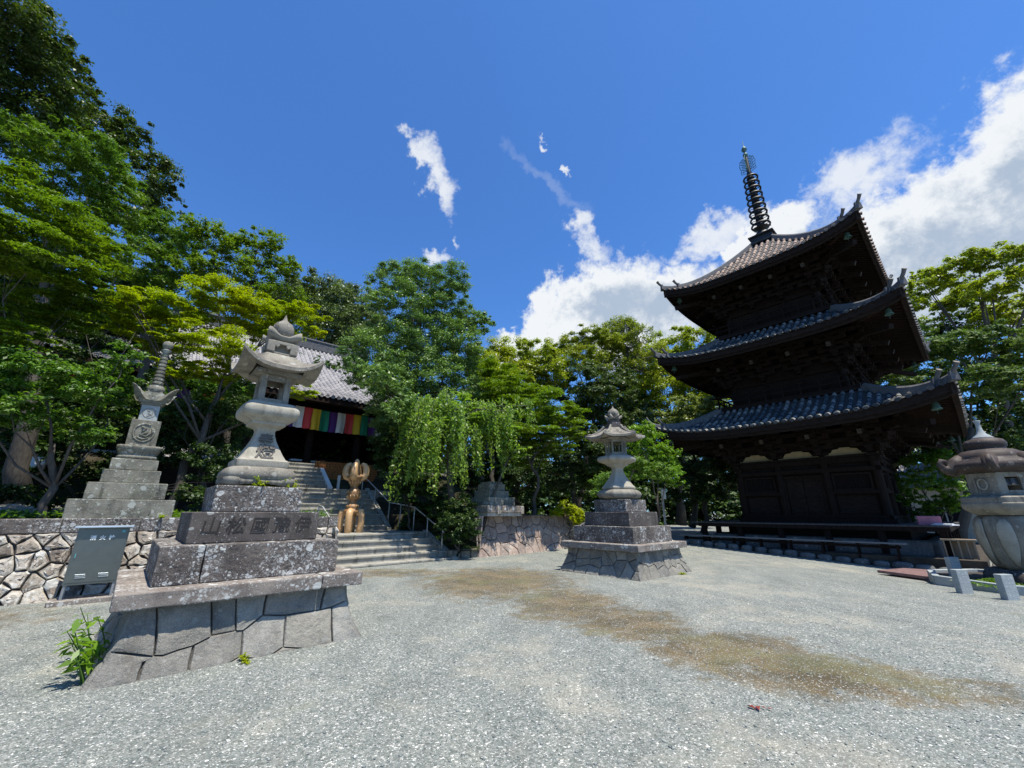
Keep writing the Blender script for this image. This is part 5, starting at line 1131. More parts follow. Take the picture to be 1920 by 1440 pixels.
# things on and by the near corner of the deck
tag(MB().box((0, 0, .15), (.62, .10, .30), rx=.12).box((0, .1, .05), (.62, .2, .04)).build('pink_box', 'pink', loc=W(20.75, 1.35, 1.115), rz=TH-1.2, bevel=.01), 'pink board leaning on the near corner of the pagoda veranda', 'board')
tag(MB().box((0, 0, .02), (.42, .55, .03)).box((.06, .05, .05), (.36, .45, .02), rz=.3).build('paper_stack', 'paper_white', loc=W(20.55, .98, 1.115), rz=TH-.4), 'loose stack of white papers beside the pink board', 'papers')
t = thing('offering_stand', 'small open fronted wooden rack at the near corner under the veranda edge', 'rack', W(20.35, .78, -.12), TH)
MB().box((0, 0, .03), (.42, .75, .05)).box((0, 0, .80), (.46, .82, .05)).box((.18, 0, .42), (.03, .7, .72)).build('shelf', 'box_wood', t, bevel=.005)
for x, y in ((-.18, -.34), (-.18, .34), (-.18, 0), (.16, -.34)): MB().box((x, y, .42), (.045, .045, .74)).build('post', 'box_wood', t)
for y in (-.18, .18): MB().box((-.18, y, .42), (.03, .03, .72)).build('slat', 'box_wood', t)
t = thing('concrete_ramp', 'pale concrete stair cheek sloping down behind the round bodied lantern', 'ramp', W(21.4, .2, -.35), TH)
MB().loft([[(-.6, -.1, 0), (-.6, -.35, 0), (-.6, -.35, 1.42), (-.6, -.1, 1.42)], [(.0, -1.6, 0), (.0, -2.9, 0), (0, -2.9, .35), (0, -1.6, .45)]]).build('sloping_cheek', 'concrete', t, bevel=.01)
MB().box((.1, -1.2, .1), (2.2, 2.0, .2)).build('paving_slab', 'concrete', t, bevel=.02)
# signpost, garden rocks
t = thing('signpost', 'white notice board on a dark post beside the hexagonal lantern pedestal', 'sign', W(16.8, 9.05, .1), TH+R(10))
MB().box((0, 0, 1.15), (.07, .07, 2.3)).build('post', 'galvanized', t); MB().box((0, -.06, 2.17), (.5, .03, .38)).build('board', 'sign_board', t, bevel=.004)
MB().box((0, -.03, 2.38), (.56, .12, .03)).build('cap', 'galvanized', t)
def rocks(spots):
    for (a, b, s_, lab) in spots:
        bmx = bmesh.new(); bmesh.ops.create_icosphere(bmx, subdivisions=3, radius=s_)
        k = rk.uniform(0, 9)
        for v in bmx.verts:
            from mathutils import noise as mn
            v.co = v.co*(1+.35*mn.noise(v.co/s_*1.3+Vector((k, k, k)))); v.co.z *= .62
        me = bpy.data.meshes.new('garden_rock'); bmx.to_mesh(me); bmx.free(); me.materials.append(MATS['moss_stone']); me.shade_smooth(); me.set_sharp_from_angle(angle=R(25))
        o = link(bpy.data.objects.new('garden_rock', me)); o.location = W(a, b, gzf(a, b)+s_*.25); o.rotation_euler[2] = k; tag(o, lab, 'rock', 'rocks beside the pagoda')
rocks([(17.6, 10.0, .42, 'largest pale garden rock between the signpost and the pagoda bench'), (18.4, 9.9, .3, 'smaller mossy rock next to the end of the plank bench'), (17.9, 11.0, .36, 'mossy garden rock just behind the largest pale rock')])
# ---------------------------------------------------------------- round bodied lantern in its planter
QA, QB, QZ = 15.4, -.38, -.12
L3 = thing('round_lantern', 'huge round bodied stone lantern with a scrolled cap in a low planter', 'stone lantern', W(QA, QB, QZ), TH+R(8))
rr = random.Random(9); m = MB()
for k in range(9):
    a = 2*math.pi*k/9; c_ = (.62*math.cos(a), .62*math.sin(a), .20); m.lathe([(.02, -.22), (.22, -.2), (.27, -.03), (.25, .12), (.16, .22), (.02, .24)], 10, c_, lambda t, i, q=rr.uniform(0, 6): 1+.13*math.cos(2*t+q))
m.lathe([(.02, .0), (.62, .02), (.66, .3), (.5, .42), (.1, .43)], 20); m.build('boulder_base', 'dark_stone', L3, auto=50)
def pet(t, i): return 1+.035*math.cos(8*t)
MB().lathe([(.36, .40), (.50, .42), (.60, .55), (.68, .80), (.73, 1.10), (.73, 1.32), (.68, 1.50), (.60, 1.58), (.5, 1.60)], 64, shape=pet).build('round_body', 'weathered_granite', L3, smooth=True)
m = MB()
for k in range(8):
    a = 2*math.pi*(k+.5)/8; tt = Vector((-math.sin(a), math.cos(a), 0)); nn = Vector((math.cos(a), math.sin(a), 0)); rings = []
    for z, r, w_ in ((.52, .585, .03), (.70, .655, .10), (.95, .71, .16), (1.2, .74, .17), (1.4, .72, .14), (1.52, .665, .06)):
        c_ = nn*(r+.005)+Vector((0, 0, z)); rings.append([c_+tt*w_*math.cos(q)+nn*.03*math.sin(q) for q in [2*math.pi*j/10 for j in range(10)]])
    m.loft(rings)
m.build('petal_relief', 'pale_granite', L3, smooth=True)
HX = R(20)
hexlathe([(.58, 1.60), (.62, 1.62), (.78, 1.72), (.82, 1.78), (.82, 1.86), (.80, 1.88), (.80, 1.99), (.76, 2.02), (.5, 2.02)], 66, rot=HX, soft=.2).build('bracket_ring', 'weathered_granite', L3, auto=45)
m = MB()
for k in range(12):
    a = HX+2*math.pi*k/12; nn = Vector((math.cos(a), math.sin(a), 0)); tt = Vector((-nn.y, nn.x, 0)); c_ = nn*(.84 if k % 2 else .80)+Vector((0, 0, 1.89))
    m.tube([c_+tt*.085*math.cos(q)*(1-.1*q)+Vector((0, 0, .075*math.sin(q)*(1-.1*q))) for q in np.linspace(0, 5.4, 12)], .024, 6)
m.build('cloud_scrolls', 'pale_granite', L3, smooth=True)
fb = MB(); rc = .56/math.cos(math.pi/6)
cr6 = [(rc*math.cos(HX+R(30+60*k)), rc*math.sin(HX+R(30+60*k))) for k in range(6)]
em = MB()
for k in range(6):
    p, q = Vector((*cr6[k], 0)), Vector((*cr6[(k+1) % 6], 0)); nn = ((p+q)/2).normalized(); z0, z1 = 2.02, 2.56
    for f0, f1, za, zb in ((0, .27, z0, z1), (.73, 1, z0, z1), (.27, .73, z0, z0+.13), (.27, .73, z1-.11, z1)):
        A_, B_ = p.lerp(q, f0)-nn*.04, p.lerp(q, f1)-nn*.04; fb.bar((A_.x, A_.y, (za+zb)/2), (B_.x, B_.y, (za+zb)/2), .09, zb-za)
    if k % 2:  # alternate faces carry a raised roundel instead of an opening
        A_, B_ = p.lerp(q, .27)-nn*.05, p.lerp(q, .73)-nn*.05; fb.bar((A_.x, A_.y, 2.29), (B_.x, B_.y, 2.29), .06, .32)
        cc_ = (p+q)/2+nn*.01; t2 = (q-p).normalized(); em.tube([cc_+t2*.10*math.cos(x)+Vector((0, 0, 2.30+.12*math.sin(x))) for x in np.linspace(0, 2*math.pi, 21)], .022, 6)
hexlathe([(.62, 1.99), (.63, 2.0), (.63, 2.04), (.58, 2.06)], 66, rot=HX).build('fire_box_sill', 'weathered_granite', L3, auto=30)
fbo = fb.build('fire_box', 'weathered_granite', L3, bevel=.01); em.build('roundel', 'pale_granite', fbo, smooth=True)
def rib(t, i): return 1+(.0, .03, .06, .05, .03, .02, 0, 0)[min(i, 7)]*math.cos(6*(t-HX-R(30)))
MB().lathe([(.55, 2.56), (.70, 2.58), (.84, 2.64), (.90, 2.72), (.84, 2.82), (.70, 2.90), (.68, 2.94), (.66, 3.02), (.52, 3.10), (.40, 3.13), (.38, 3.16), (.42, 3.20), (.43, 3.28), (.38, 3.36), (.2, 3.42)], 72, shape=rib).build('roof', 'brown_bronze_stone', L3, smooth=True)
m = MB()
for k in range(6):
    a = HX+R(30+60*k); nn = Vector((math.cos(a), math.sin(a), 0)); pts = []
    pts = [nn*.62+Vector((0, 0, 2.88)), nn*.80+Vector((0, 0, 2.78)), nn*.93+Vector((0, 0, 2.66)), nn*1.07+Vector((0, 0, 2.68)), nn*1.14+Vector((0, 0, 2.80)), nn*1.08+Vector((0, 0, 2.90)), nn*.99+Vector((0, 0, 2.88)), nn*.97+Vector((0, 0, 2.80))]
    m.tube(pts, [.17, .17, .14, .10, .075, .06, .045, .035], 10)
m.build('corner_scroll', 'brown_bronze_stone', L3, smooth=True)
MB().lathe([(.24, 3.40), (.21, 3.44), (.11, 3.52), (.065, 3.62), (.05, 3.78), (.08, 3.84), (.075, 3.86), (.01, 3.87)], 24).build('finial', 'marker_stone', L3, smooth=True)
L3.scale = (.86, .86, 1)
PL = thing('planter', 'low granite kerbed planter around the round bodied lantern', 'planter', W(QA, QB, QZ), TH+R(8))
pr = [(1.72*math.cos(R(22.5+45*k)), 1.72*math.sin(R(22.5+45*k))) for k in range(8)]
for k in range(8): MB().bar((*pr[k], .11), (*pr[(k+1) % 8], .11), .13, .26).build('kerb', 'marker_stone', PL, bevel=.012)
MB().loft([[(x*.97, y*.97, z) for x, y in pr] for z in (-.05, .17)]).build('soil', 'soil', PL)
marks = [(12.85, .62, -.10, 'grey donor post standing nearest the planter corner below the red plate'), (12.5, .03, -.10, 'grey donor post standing on the gravel in front of the planter at the picture edge'), (15.0, .78, -.02, 'grey donor post set just inside the planter kerb between two others'), (13.9, -.62, .05, 'grey donor post half cut off at the edge of the photo')]
for i, (a, b, z, lab) in enumerate(marks):
    t = thing('donor_post', lab, 'stone post', W(a, b, z), TH-R(38), 'short inscribed stone posts by the planter')
    p_ = MB().box((0, 0, .26), (.25, .12, .54)).build('post', 'marker_stone', t, bevel=.008)
    m = MB(); rq = random.Random(40+i)
    for cx in (-.07, 0, .07):
        for q in range(5):
            for s_ in range(4): m.box((cx+rq.uniform(-.016, .016), -.0615, .46-.075*q+rq.uniform(-.022, .022)), (rq.uniform(.008, .034), .002, .006), ry=rq.choice((0, 0, 1.57, .7)))
    m.build('worn_lettering', 'engraving_pale', t)
pl_ = MB().loft([[(16.5, 2.46, z), (17.71, 1.99, z), (17.75, 1.45, z), (15.82, 1.32, z)] for z in (-.13, -.06)])
o = pl_.build('metal_plate', 'rust_plate'); o.rotation_euler[2] = TH; tag(o, 'reddish brown cover plate lying on the gravel next to the planter', 'cover plate')
# ---------------------------------------------------------------- temple hall
HL = thing('temple_hall', 'wide temple hall with a grey tiled roof and a dark open front behind the trees', 'temple', W(5.6, 24, 3.9), TH)
hx0, hx1, hy0, hy1 = -11.0, 10.0, -1.5, 17; zE, zR, ry_ = 3.65, 9.3, 7.0
gx0, gx1 = -5.6, 5.6
tl = MB(); fl = MB()
def HP(x, v):     # front slope
    return (x, hy0+(ry_-hy0)*v, zE+(zR-zE)*(v*.62+.38*v*v)+.35*max(0, abs(x)-7)**2/12*(1-v))
n = 60; nv = 16
for sgn in (1, -1):
    o_ = len(fl.v)
    for i in range(nv+1):
        v = i/nv; xa, xb = hx0+(gx0-hx0)*min(1, v*1.55), hx1+(gx1-hx1)*min(1, v*1.55)
        for j in range(n+1):
            p = HP(xa+(xb-xa)*j/n, v); fl.v.append((p[0], p[1] if sgn > 0 else 2*ry_-p[1], p[2]))
    for i in range(nv):
        for j in range(n): a = o_+i*(n+1)+j; f = (a, a+1, a+n+2, a+n+1); fl.f.append(f if sgn > 0 else f[::-1])
# side skirts and gables
for xe, xg, s_ in ((hx0, gx0, -1), (hx1, gx1, 1)):
    q = [HP(xe, 0), (xe, 2*ry_-hy0, HP(xe, 0)[2]), (xg, 2*ry_-HP(xg, .645)[1], HP(xg, .645)[2]), HP(xg, .645)]
    fl.add(q, [(0, 1, 2, 3) if s_ < 0 else (3, 2, 1, 0)]); fl.add([HP(xg, .645), (xg, 2*ry_-HP(xg, .645)[1], HP(xg, .645)[2]), (xg, ry_, zR)], [(0, 1, 2)])
HR_ = link(bpy.data.objects.new('roof', None)); HR_.parent = HL
fl.build('flat_tiles', 'hall_tile', HR_, smooth=False)
x = hx0+.15
while x < hx1:
    vm = 1.0
    if x < gx0: vm = (x-hx0)/(gx0-hx0)/1.55
    if x > gx1: vm = (hx1-x)/(hx1-gx1)/1.55
    if vm > .03:
        k_ = max(2, int(22*vm)); pr0 = None
        for q in range(k_):
            p0, p1 = Vector(HP(x, vm*q/k_)), Vector(HP(x, vm*(q+1)/k_)); u_ = Vector((1, 0, 0)).cross(p1-p0).normalized()
            if u_.z < 0: u_ = -u_
            tl.loft([[p+Vector((1, 0, 0))*r*math.cos(t_)+u_*r*math.sin(t_) for t_ in (0, .8, 1.57, 2.34, math.pi)] for p, r in ((p0, .10), (p1, .085))], cap=False, closed=False)
        p0 = Vector(HP(x, 0))+Vector((0, -.02, .02)); tl.add([tuple(p0+Vector((.11*math.cos(t_), 0, .11*math.sin(t_)))) for t_ in [2*math.pi*j/8 for j in range(8)]], [tuple(range(8))])
    x += .30
tl.build('round_tiles', 'hall_tile', HR_, auto=50)
rd = MB().box((0, ry_, zR+.25), (gx1-gx0+.6, .5, .7)).box((0, ry_, zR+.63), (gx1-gx0+.8, .62, .10))
for s_ in (gx0-.35, gx1+.35): rd.box((s_, ry_, zR+.55), (.22, .75, 1.3), taper=.6)
for xe, xg in ((hx0, gx0), (hx1, gx1)):
    pts = [Vector(HP(xe+(xg-xe)*min(1, v*1.55), v)) for v in np.linspace(0, .645, 8)]
    rd.loft([[p+Vector((-.15, 0, 0)), p+Vector((-.12, 0, .35)), p+Vector((.12, 0, .35)), p+Vector((.15, 0, 0))] for p in pts])
rd.build('ridge', 'ridge_tile', HR_, bevel=.02)
ev = MB().box((-.5, -1.40, 3.42), (20.6, .10, .22)).box((-.5, -1.15, 3.36), (20.2, .12, .12))
for i in range(84): ev.bar((-10.6+i*.245, -1.38, 3.40), (-10.6+i*.245, .9, 3.95), .09, .12)
ev.build('eaves', 'rafter_wood', HL)
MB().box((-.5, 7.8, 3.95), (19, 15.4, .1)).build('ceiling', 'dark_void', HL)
MB().box((-.5, 6, 1.9), (19, .2, 4.0)).box((-9.9, 8, 1.9), (.2, 14, 4)).box((8.9, 8, 1.9), (.2, 14, 4)).build('wall', 'timber_flat', HL)
for x in (-9.6, -6.9, -4.2, -1.5, 1.5, 4.2, 6.9): MB().lathe([(.24, .0), (.21, .1), (.21, 3.7)], 14, (x-.3, .75, 0)).build('pillar', 'old_timber', HL, auto=40)
MB().box((-.5, .75, 3.3), (19, .25, .35)).box((-.5, .75, 2.9), (19, .16, .18)).build('beam', 'old_timber', HL)
MB().box((-.5, 3.0, .02), (19, 7, .1)).box((-.5, 4.6, .45), (15, 3, .8)).build('floor', 'old_timber', HL)
for x, y, z, sx, sz, mt in ((-1.0, .2, .55, .42, .34, 'paper_white'), (.9, 1.2, .42, .9, .10, 'paper_white'), (1.9, 1.25, .40, .8, .10, 'paper_white')):
    tag(MB().box((0, 0, 0), (sx, .06 if sz > .2 else .4, sz)).build('notice_board' if sz > .2 else 'offering_tray', mt, loc=W(5.6+x, 24+y, 3.9+z), rz=TH, bevel=.01),
        'small white notice board leaning inside the dark temple doorway' if sz > .2 else ('white offering tray on the dark temple counter close to the notice' if x < 1 else 'white offering tray on the dark temple counter nearer the tablets'), 'notice' if sz > .2 else 'tray')
# five coloured curtain hung under the eave
CU = thing('striped_curtain', 'five coloured silk curtain hung under the temple eave', 'curtain', W(5.6, 23.95, 3.9), TH)
seq = ['white', 'red', 'yellow', 'green', 'purple']; wS = .46; x = -9.2; i = 0
while x < 7.6:
    m = MB(); nx_, nz_ = 7, 9; cbl = rk.uniform(-.02, .02)
    for a_ in range(nx_):
        for b_ in range(nz_):
            f_ = b_/(nz_-1); m.v.append((x+wS*a_/(nx_-1)+.012*math.sin(f_*5+i), .085*math.sin(a_*1.05+i*2.1)*(f_*.8+.2)+cbl+.06*f_*math.sin(x*1.3), 3.22-.05*math.sin(x*.9)**2-1.20*f_+.03*math.sin(x*.5+1)*f_))
    for a_ in range(nx_-1):
        for b_ in range(nz_-1): q = a_*nz_+b_; m.f.append((q, q+1, q+nz_+1, q+nz_))
    m.build('stripe', seq[i % 5]+'_silk', CU, smooth=True)
    x += wS; i += 1
TB = thing('tablet_rack', 'orange brown rack of upright wooden name tablets beside the temple stairs', 'rack', W(8.2, 22.2, 3.0), TH)
MB().box((0, .06, .55), (3.3, .05, .9)).box((0, 0, .06), (3.4, .12, .1)).box((0, 0, 1.06), (3.4, .12, .06)).build('frame', 'old_timber', TB)
for i in range(22):
    x = -1.58+i*.15; tb_ = MB().box((x, -.01, .57+.015*(i % 3)), (.128, .03, .93)).build('tablet', 'tablet_wood', TB); mk = MB()
    for q in range(6): mk.box((x, -.028, .92-.13*q), (.05, .003, rk.uniform(.02, .07)), rz=0)
    mk.box((x, -.0275, .6), (.006, .003, .7))
    mk.build('brush_marks', 'engraving', tb_)
for (a, b, z, lab) in ((7.35, 20.9, 2.55, 'small white sign post beside the white cheek of the top steps'),):
    tag(MB().box((0, 0, .35), (.12, .08, .75)).build('marker_post', 'white_stone', loc=W(a, b, z), rz=TH, bevel=.01), lab, 'post')
t = thing('stone_pillar', 'grey stone lantern pillar at the end of the tablet rack', 'pillar', W(10.3, 21.6, 2.3), TH)
MB().box((0, 0, .8), (.34, .34, 1.6)).box((0, 0, 1.66), (.56, .56, .14)).build('shaft', 'moss_stone', t, bevel=.02)
MB().box((0, 0, 1.95), (.3, .3, .4)).box((0, 0, 2.2), (.66, .66, .12), taper=.4).build('lamp_box', 'moss_stone', t, bevel=.02)
# ---------------------------------------------------------------- weeping cherry
WC = thing('weeping_cherry', 'weeping cherry with hanging leafy strands beside the stairs', 'tree', W(9.15, 13.6, .7))
B0 = Vector(WC.location); tm = MB(); rw = random.Random(4)
Cc = Vector((-1.85, 15.3, 5.3))-B0    # canopy centre, relative
tm.tube([(0, 0, -.4), (.05, .1, .8), (-.1, 0, 1.8), (-.25, .1, 3.3), (-.3, .1, 4.6)], [.17, .14, .12, .10, .08], 10)
tm.tube([(1.1, -.4, -.1), (1.5, -.1, 1.2), (2.0, .3, 2.6), (2.5, .5, 3.6)], [.05, .05, .045, .03], 8)
LV = []; LT = []
limbs = []
for k in range(30):
    a = 2*math.pi*k/30+rw.uniform(-.1, .1); Rr = rw.uniform(.7, 2.05); ht = rw.uniform(3.9, 5.7)-.25*Rr
    ex = 1.7 if math.cos(a) > 0 else .9
    p3 = Vector((-.35+Rr*math.cos(a)*ex, Rr*math.sin(a)*.9, ht)); p1 = Vector((-.28, .1, 3.9)); p2 = p1.lerp(p3, .5)+Vector((0, 0, .55))
    tm.tube([p1, p1.lerp(p2, .55)+Vector((0, 0, .15)), p2, p3], [.05, .04, .03, .014], 6); limbs.append((p1, p2, p3, a))
    ns = 15
    for s_ in range(ns):
        q = rw.uniform(.35, 1.05); st = p1.lerp(p2, min(1, q*2)) if q < .5 else p2.lerp(p3, (q-.5)*2)
        st = st+Vector((rw.uniform(-.3, .3), rw.uniform(-.3, .3), rw.uniform(-.05, .15)))
        lenS = rw.uniform(.5, 1.6)*rw.choice((1, 1, 1.9))*(1.15 if math.cos(a) < .3 else .75); out = Vector((math.cos(a), math.sin(a), 0))*rw.uniform(.2, .75)
        K = int(lenS/.045); sw = rw.uniform(-.1, .1)
        for i in range(K):
            t_ = i/K; p = st+out*(t_**.6)*lenS*.5+Vector((sw*t_, sw*t_*.5, .22*math.sin(min(1, t_*3)*math.pi)*.6-lenS*t_**1.35))
            LV.append(p); LT.append((out.x*.4*(1-t_), out.y*.4*(1-t_), -.9))
        if s_ % 3 == 0: tm.tube([st, st+out*lenS*.3+Vector((0, 0, -.1*lenS)), st+out*lenS*.5+Vector((sw, 0, -lenS))], [.009, .007, .003], 4)
tm.build('trunk', 'bark', WC, smooth=True)
P = np.array([tuple(p) for p in LV]); T = np.array(LT); P = np.repeat(P, 3, 0)+rng.normal(size=(len(P)*3, 3))*.055; T = np.repeat(T, 3, 0)
T = unit(T+rng.normal(size=T.shape)*.6); N = unit(rng.normal(size=P.shape)*.7+np.array([.35, -.35, .55]))
V, F = leaves(P, N, .118, .45, .2, .05, T)
o = link(bpy.data.objects.new('crown', mesh_np('crown', V, F, 'leaf_cherry'))); o.parent = WC
cp = [( -.9, .2, 4.6, .75), (.1, .1, 5.0, .85), (1.1, 0, 4.5, .8), (-.3, -.4, 4.0, .8), (1.9, -.1, 3.9, .7), (.6, .5, 4.4, .8), (2.4, 0, 3.2, .55)]
V, F = crown_mesh('canopy', cp, .55, .10, 1.2, 'spray', 'cherry')
o = link(bpy.data.objects.new('canopy', mesh_np('canopy', V, F, 'leaf_cherry'))); o.parent = WC
# bare twisted pine top against the cloud
BP = thing('bare_pine', 'old pine with a bare twisted top and fine twigs against the cloud', 'tree', (7.9, 30.5, 0)); rp = random.Random(8)
BR = [[(-0.49, 0.12, 0), (-0.08, 0.01, 7.77), (0.22, -0.07, 11.38), (0.56, -0.16, 12.24), (1.34, -0.39, 13.19), (1.33, -0.38, 13.97), (0.93, -0.26, 14.49), (0.32, -0.09, 14.42)], [(1.33, -0.38, 13.97), (1.89, -0.56, 14.13), (2.31, -0.7, 14.53), (2.67, -0.82, 14.25)], [(1.03, -0.29, 14.24), (0.56, -0.16, 15.0), (-0.03, 0.0, 15.31), (-0.56, 0.13, 14.89)], [(1.34, -0.39, 13.19), (2.01, -0.6, 13.29), (2.48, -0.76, 13.05), (3.13, -0.99, 13.14)], [(0.93, -0.26, 14.49), (1.17, -0.33, 15.06), (1.58, -0.46, 15.19), (2.16, -0.65, 15.02)], [(0.32, -0.09, 14.42), (-0.19, 0.04, 14.15), (-0.73, 0.17, 14.06)], [(0.77, -0.22, 12.35), (1.55, -0.45, 12.36), (2.26, -0.68, 11.84)], [(0.93, -0.26, 14.49), (0.36, -0.1, 14.98), (0.79, -0.22, 15.4)]]
tm = MB(); tips = []
def twig(p, d, L, r, lev):
    q = p+d*L; mid = p.lerp(q, .5)+Vector((rp.uniform(-1, 1), rp.uniform(-1, 1), rp.uniform(-1, 1)))*L*.12
    tm.tube([p, mid, q], [r, r*.8, r*.5], 4); 
    if lev == 0: tips.append(q); return
    for _ in range(3):
        nd = (d+Vector((rp.uniform(-1, 1), rp.uniform(-1, 1), rp.uniform(-.5, .8)))*.85).normalized(); twig(p.lerp(q, rp.uniform(.4, 1)), nd, L*.68, r*.55, lev-1)
for i, b_ in enumerate(BR):
    rr_ = [.22, .2, .17, .15, .14, .11, .09, .05] if i == 0 else [.08, .06, .045, .03][:len(b_)]
    tm.tube(b_, rr_[:len(b_)], 7)
    for k in range(3, len(b_)) if i == 0 else range(1, len(b_)):
        for _ in range(3): twig(Vector(b_[k]), Vector((rp.uniform(-1, 1), rp.uniform(-1, 1), rp.uniform(-.3, 1))).normalized(), .75, .035, 3)
tm.build('trunk', 'bark', BP, smooth=True)
P = np.repeat(np.array([tuple(t_) for t_ in tips]), 9, 0); P = P+rng.normal(size=P.shape)*.11; N = unit(rng.normal(size=P.shape)+np.array([0, 0, 1]))
V, F = leaves(P, N, .19, .28, -.2, 0)
o = link(bpy.data.objects.new('crown', mesh_np('crown', V, F, 'leaf_yolive'))); o.parent = BP
# broad leaved weed beside the pedestal
wd = thing('broadleaf_weed', 'broad leaved green weed growing against the side of the nearest pedestal', 'weed', W(.14, 6.45, 0), TH)
V, F, off = [], [], 0; sm_ = MB()
for k in range(20):
    x0, y0 = rng.uniform(-.16, .02), rng.uniform(-.5, .6); up = rng.uniform(.15, .55); lean = rng.uniform(-.5, -.05)
    sm_.tube([(x0, y0, 0), (x0+lean*up*.5, y0, up*.6), (x0+lean*up, y0+rng.uniform(-.1, .1), up)], [.008, .006, .003], 5)
    n = 8; t_ = rng.uniform(.35, 1, (n, 1)); P = np.array([x0, y0, 0])+t_*np.array([lean*up, 0, up])
    a = rng.uniform(0, 6.28, (n, 1)); T = np.concatenate([np.cos(a), np.sin(a), np.full((n, 1), -.1)], 1); P = P+T*.06
    v, f = leaves(P, unit(rng.normal(size=(n, 3))*.35+np.array([0, 0, 1])), .115, .42, .3, .08, T); V.append(v); F.append(f+off); off += len(v)
sm_.build('stem', 'leaf_mid', wd)
o = link(bpy.data.objects.new('foliage', mesh_np('foliage', np.concatenate(V), np.concatenate(F), 'leaf_bright'))); o.parent = wd
for i, (a, b, z, lab) in enumerate([(1.25, 5.72, 0, 'tiny grass tuft at the foot of the nearest masonry base'), (11.0, 5.62, 0, 'small moss tuft at the foot of the farther masonry base'), (.55, 12.0, 1.43, 'grass tuft on the wall top at the corner of the ringed stupa'), (-1.9, 12.05, 1.43, 'grass tufts along the edge of the rubble wall top')]):
    g_ = next(weed(None, [(0, 0, 0)] if i < 3 else [(-.5, 0, 0), (0, .05, 0), (.4, .02, 0), (.8, 0, 0)], 'grass_tuft', 12, .13)); g_.location = W(a, b, z); g_.rotation_euler[2] = TH; tag(g_, lab, 'grass')
for i, (x, y, s_, rz_, lab) in enumerate([(2.02, 3.98, 1, .4, 'dry reddish leaf sprig lying on the gravel in front of the wet patch')]):
    V, F = leaves(np.array([[0, 0, .012], [.05, .01, .014], [-.04, .02, .01], [.09, -.01, .012]]), np.array([[0, .1, 1.]]*4), .075, .4, 0, .15)
    o = link(bpy.data.objects.new('fallen_leaf', mesh_np('fallen_leaf', V, F, 'red_paint'))); o.location = (x, y, 0); tag(o, lab, 'leaf')
# loose pebbles standing out of the gravel near the camera
n = 9000; d_ = 2.0+7.5*rng.uniform(0, 1, n)**.8; az_ = rng.uniform(-58, 58, n)*math.pi/180; X = d_*np.sin(az_); Y = d_*np.cos(az_)
la, lb = X*E1[0]+Y*E1[1]-1.295, X*E2[0]+Y*E2[1]-7.1; ok_ = (abs(la) > 1.34) | (abs(lb) > 1.34)
X, Y = X[ok_], Y[ok_]; n = len(X); S_ = rng.uniform(.003, .0095, (n, 1, 1))*rng.choice([1, 1, 1, 1.6], (n, 1, 1))
B_ = np.array([[1, 0, 0], [0, 1, 0], [-1, 0, 0], [0, -1, 0], [0, 0, .7], [0, 0, -.7]])[None]*rng.uniform(.6, 1.2, (n, 6, 1))
th_ = rng.uniform(0, 6.28, n); c_, s2 = np.cos(th_)[:, None], np.sin(th_)[:, None]
V = np.stack([B_[..., 0]*c_-B_[..., 1]*s2, B_[..., 0]*s2+B_[..., 1]*c_, B_[..., 2]], -1)*S_; V[..., 0] += X[:, None]; V[..., 1] += Y[:, None]; V[..., 2] += .003
F = (np.array([[0, 1, 4], [1, 2, 4], [2, 3, 4], [3, 0, 4], [1, 0, 5], [2, 1, 5], [3, 2, 5], [0, 3, 5]])[None]+6*np.arange(n)[:, None, None]).reshape(-1, 3)
me = mesh_np('loose_pebbles', V.reshape(-1, 3), F, 'pebble'); o = link(bpy.data.objects.new('loose_pebbles', me)); tag(o, 'loose pebbles lying on top of the raked gravel', 'pebbles', kind='stuff')
# ground cover on the terrace and planter
V, F, off = [], [], 0
for k in range(900):
    a, b = rng.uniform(-8, 4.2), 12.3+abs(rng.normal())*2.2
    z = hz(a, b) if b > 12.6 else 1.43; n = 9
    P = np.array([W(a, b, z)])+rng.normal(size=(n, 3))*np.array([.12, .12, .05])+np.array([0, 0, .07]); v, f = leaves(P, unit(rng.normal(size=(n, 3))*.5+np.array([0, 0, 1])), .085, .55); V.append(v); F.append(f+off); off += len(v)
o = link(bpy.data.objects.new('ground_cover', mesh_np('ground_cover', np.concatenate(V), np.concatenate(F), 'leaf_mid'))); tag(o, 'low leafy ground cover over the terrace behind the rubble wall', 'ground cover', kind='stuff')
for nm, cx, cy, s_, mk, lab in (('planter_moss', -1.1, .75, .55, 'leaf_mid', 'green mossy mound filling the far corner of the planter'), ('planter_plant', -1.45, -.35, .3, 'leaf_ygreen', 'yellow leaved low plant in the planter behind the inscribed posts')):
    n = int(5200*s_); P = rng.normal(size=(n, 3))*np.array([s_*.45, s_*.35, .05]); P[:, 2] = .19+.16*s_*np.exp(-(P[:, 0]**2+P[:, 1]**2)/(s_*.4)**2)+rng.uniform(-.02, .02, n)
    V, F = leaves(P, unit(rng.normal(size=(n, 3))*.5+np.array([0, 0, 1])), .045, .4); o = link(bpy.data.objects.new(nm, mesh_np(nm, V, F, mk))); o.rotation_euler[2] = TH+R(8)
    c_, s2 = math.cos(TH+R(8)), math.sin(TH+R(8)); b0 = W(QA, QB); o.location = (b0[0]+cx*c_-cy*s2, b0[1]+cx*s2+cy*c_, QZ); tag(o, lab, 'plant')
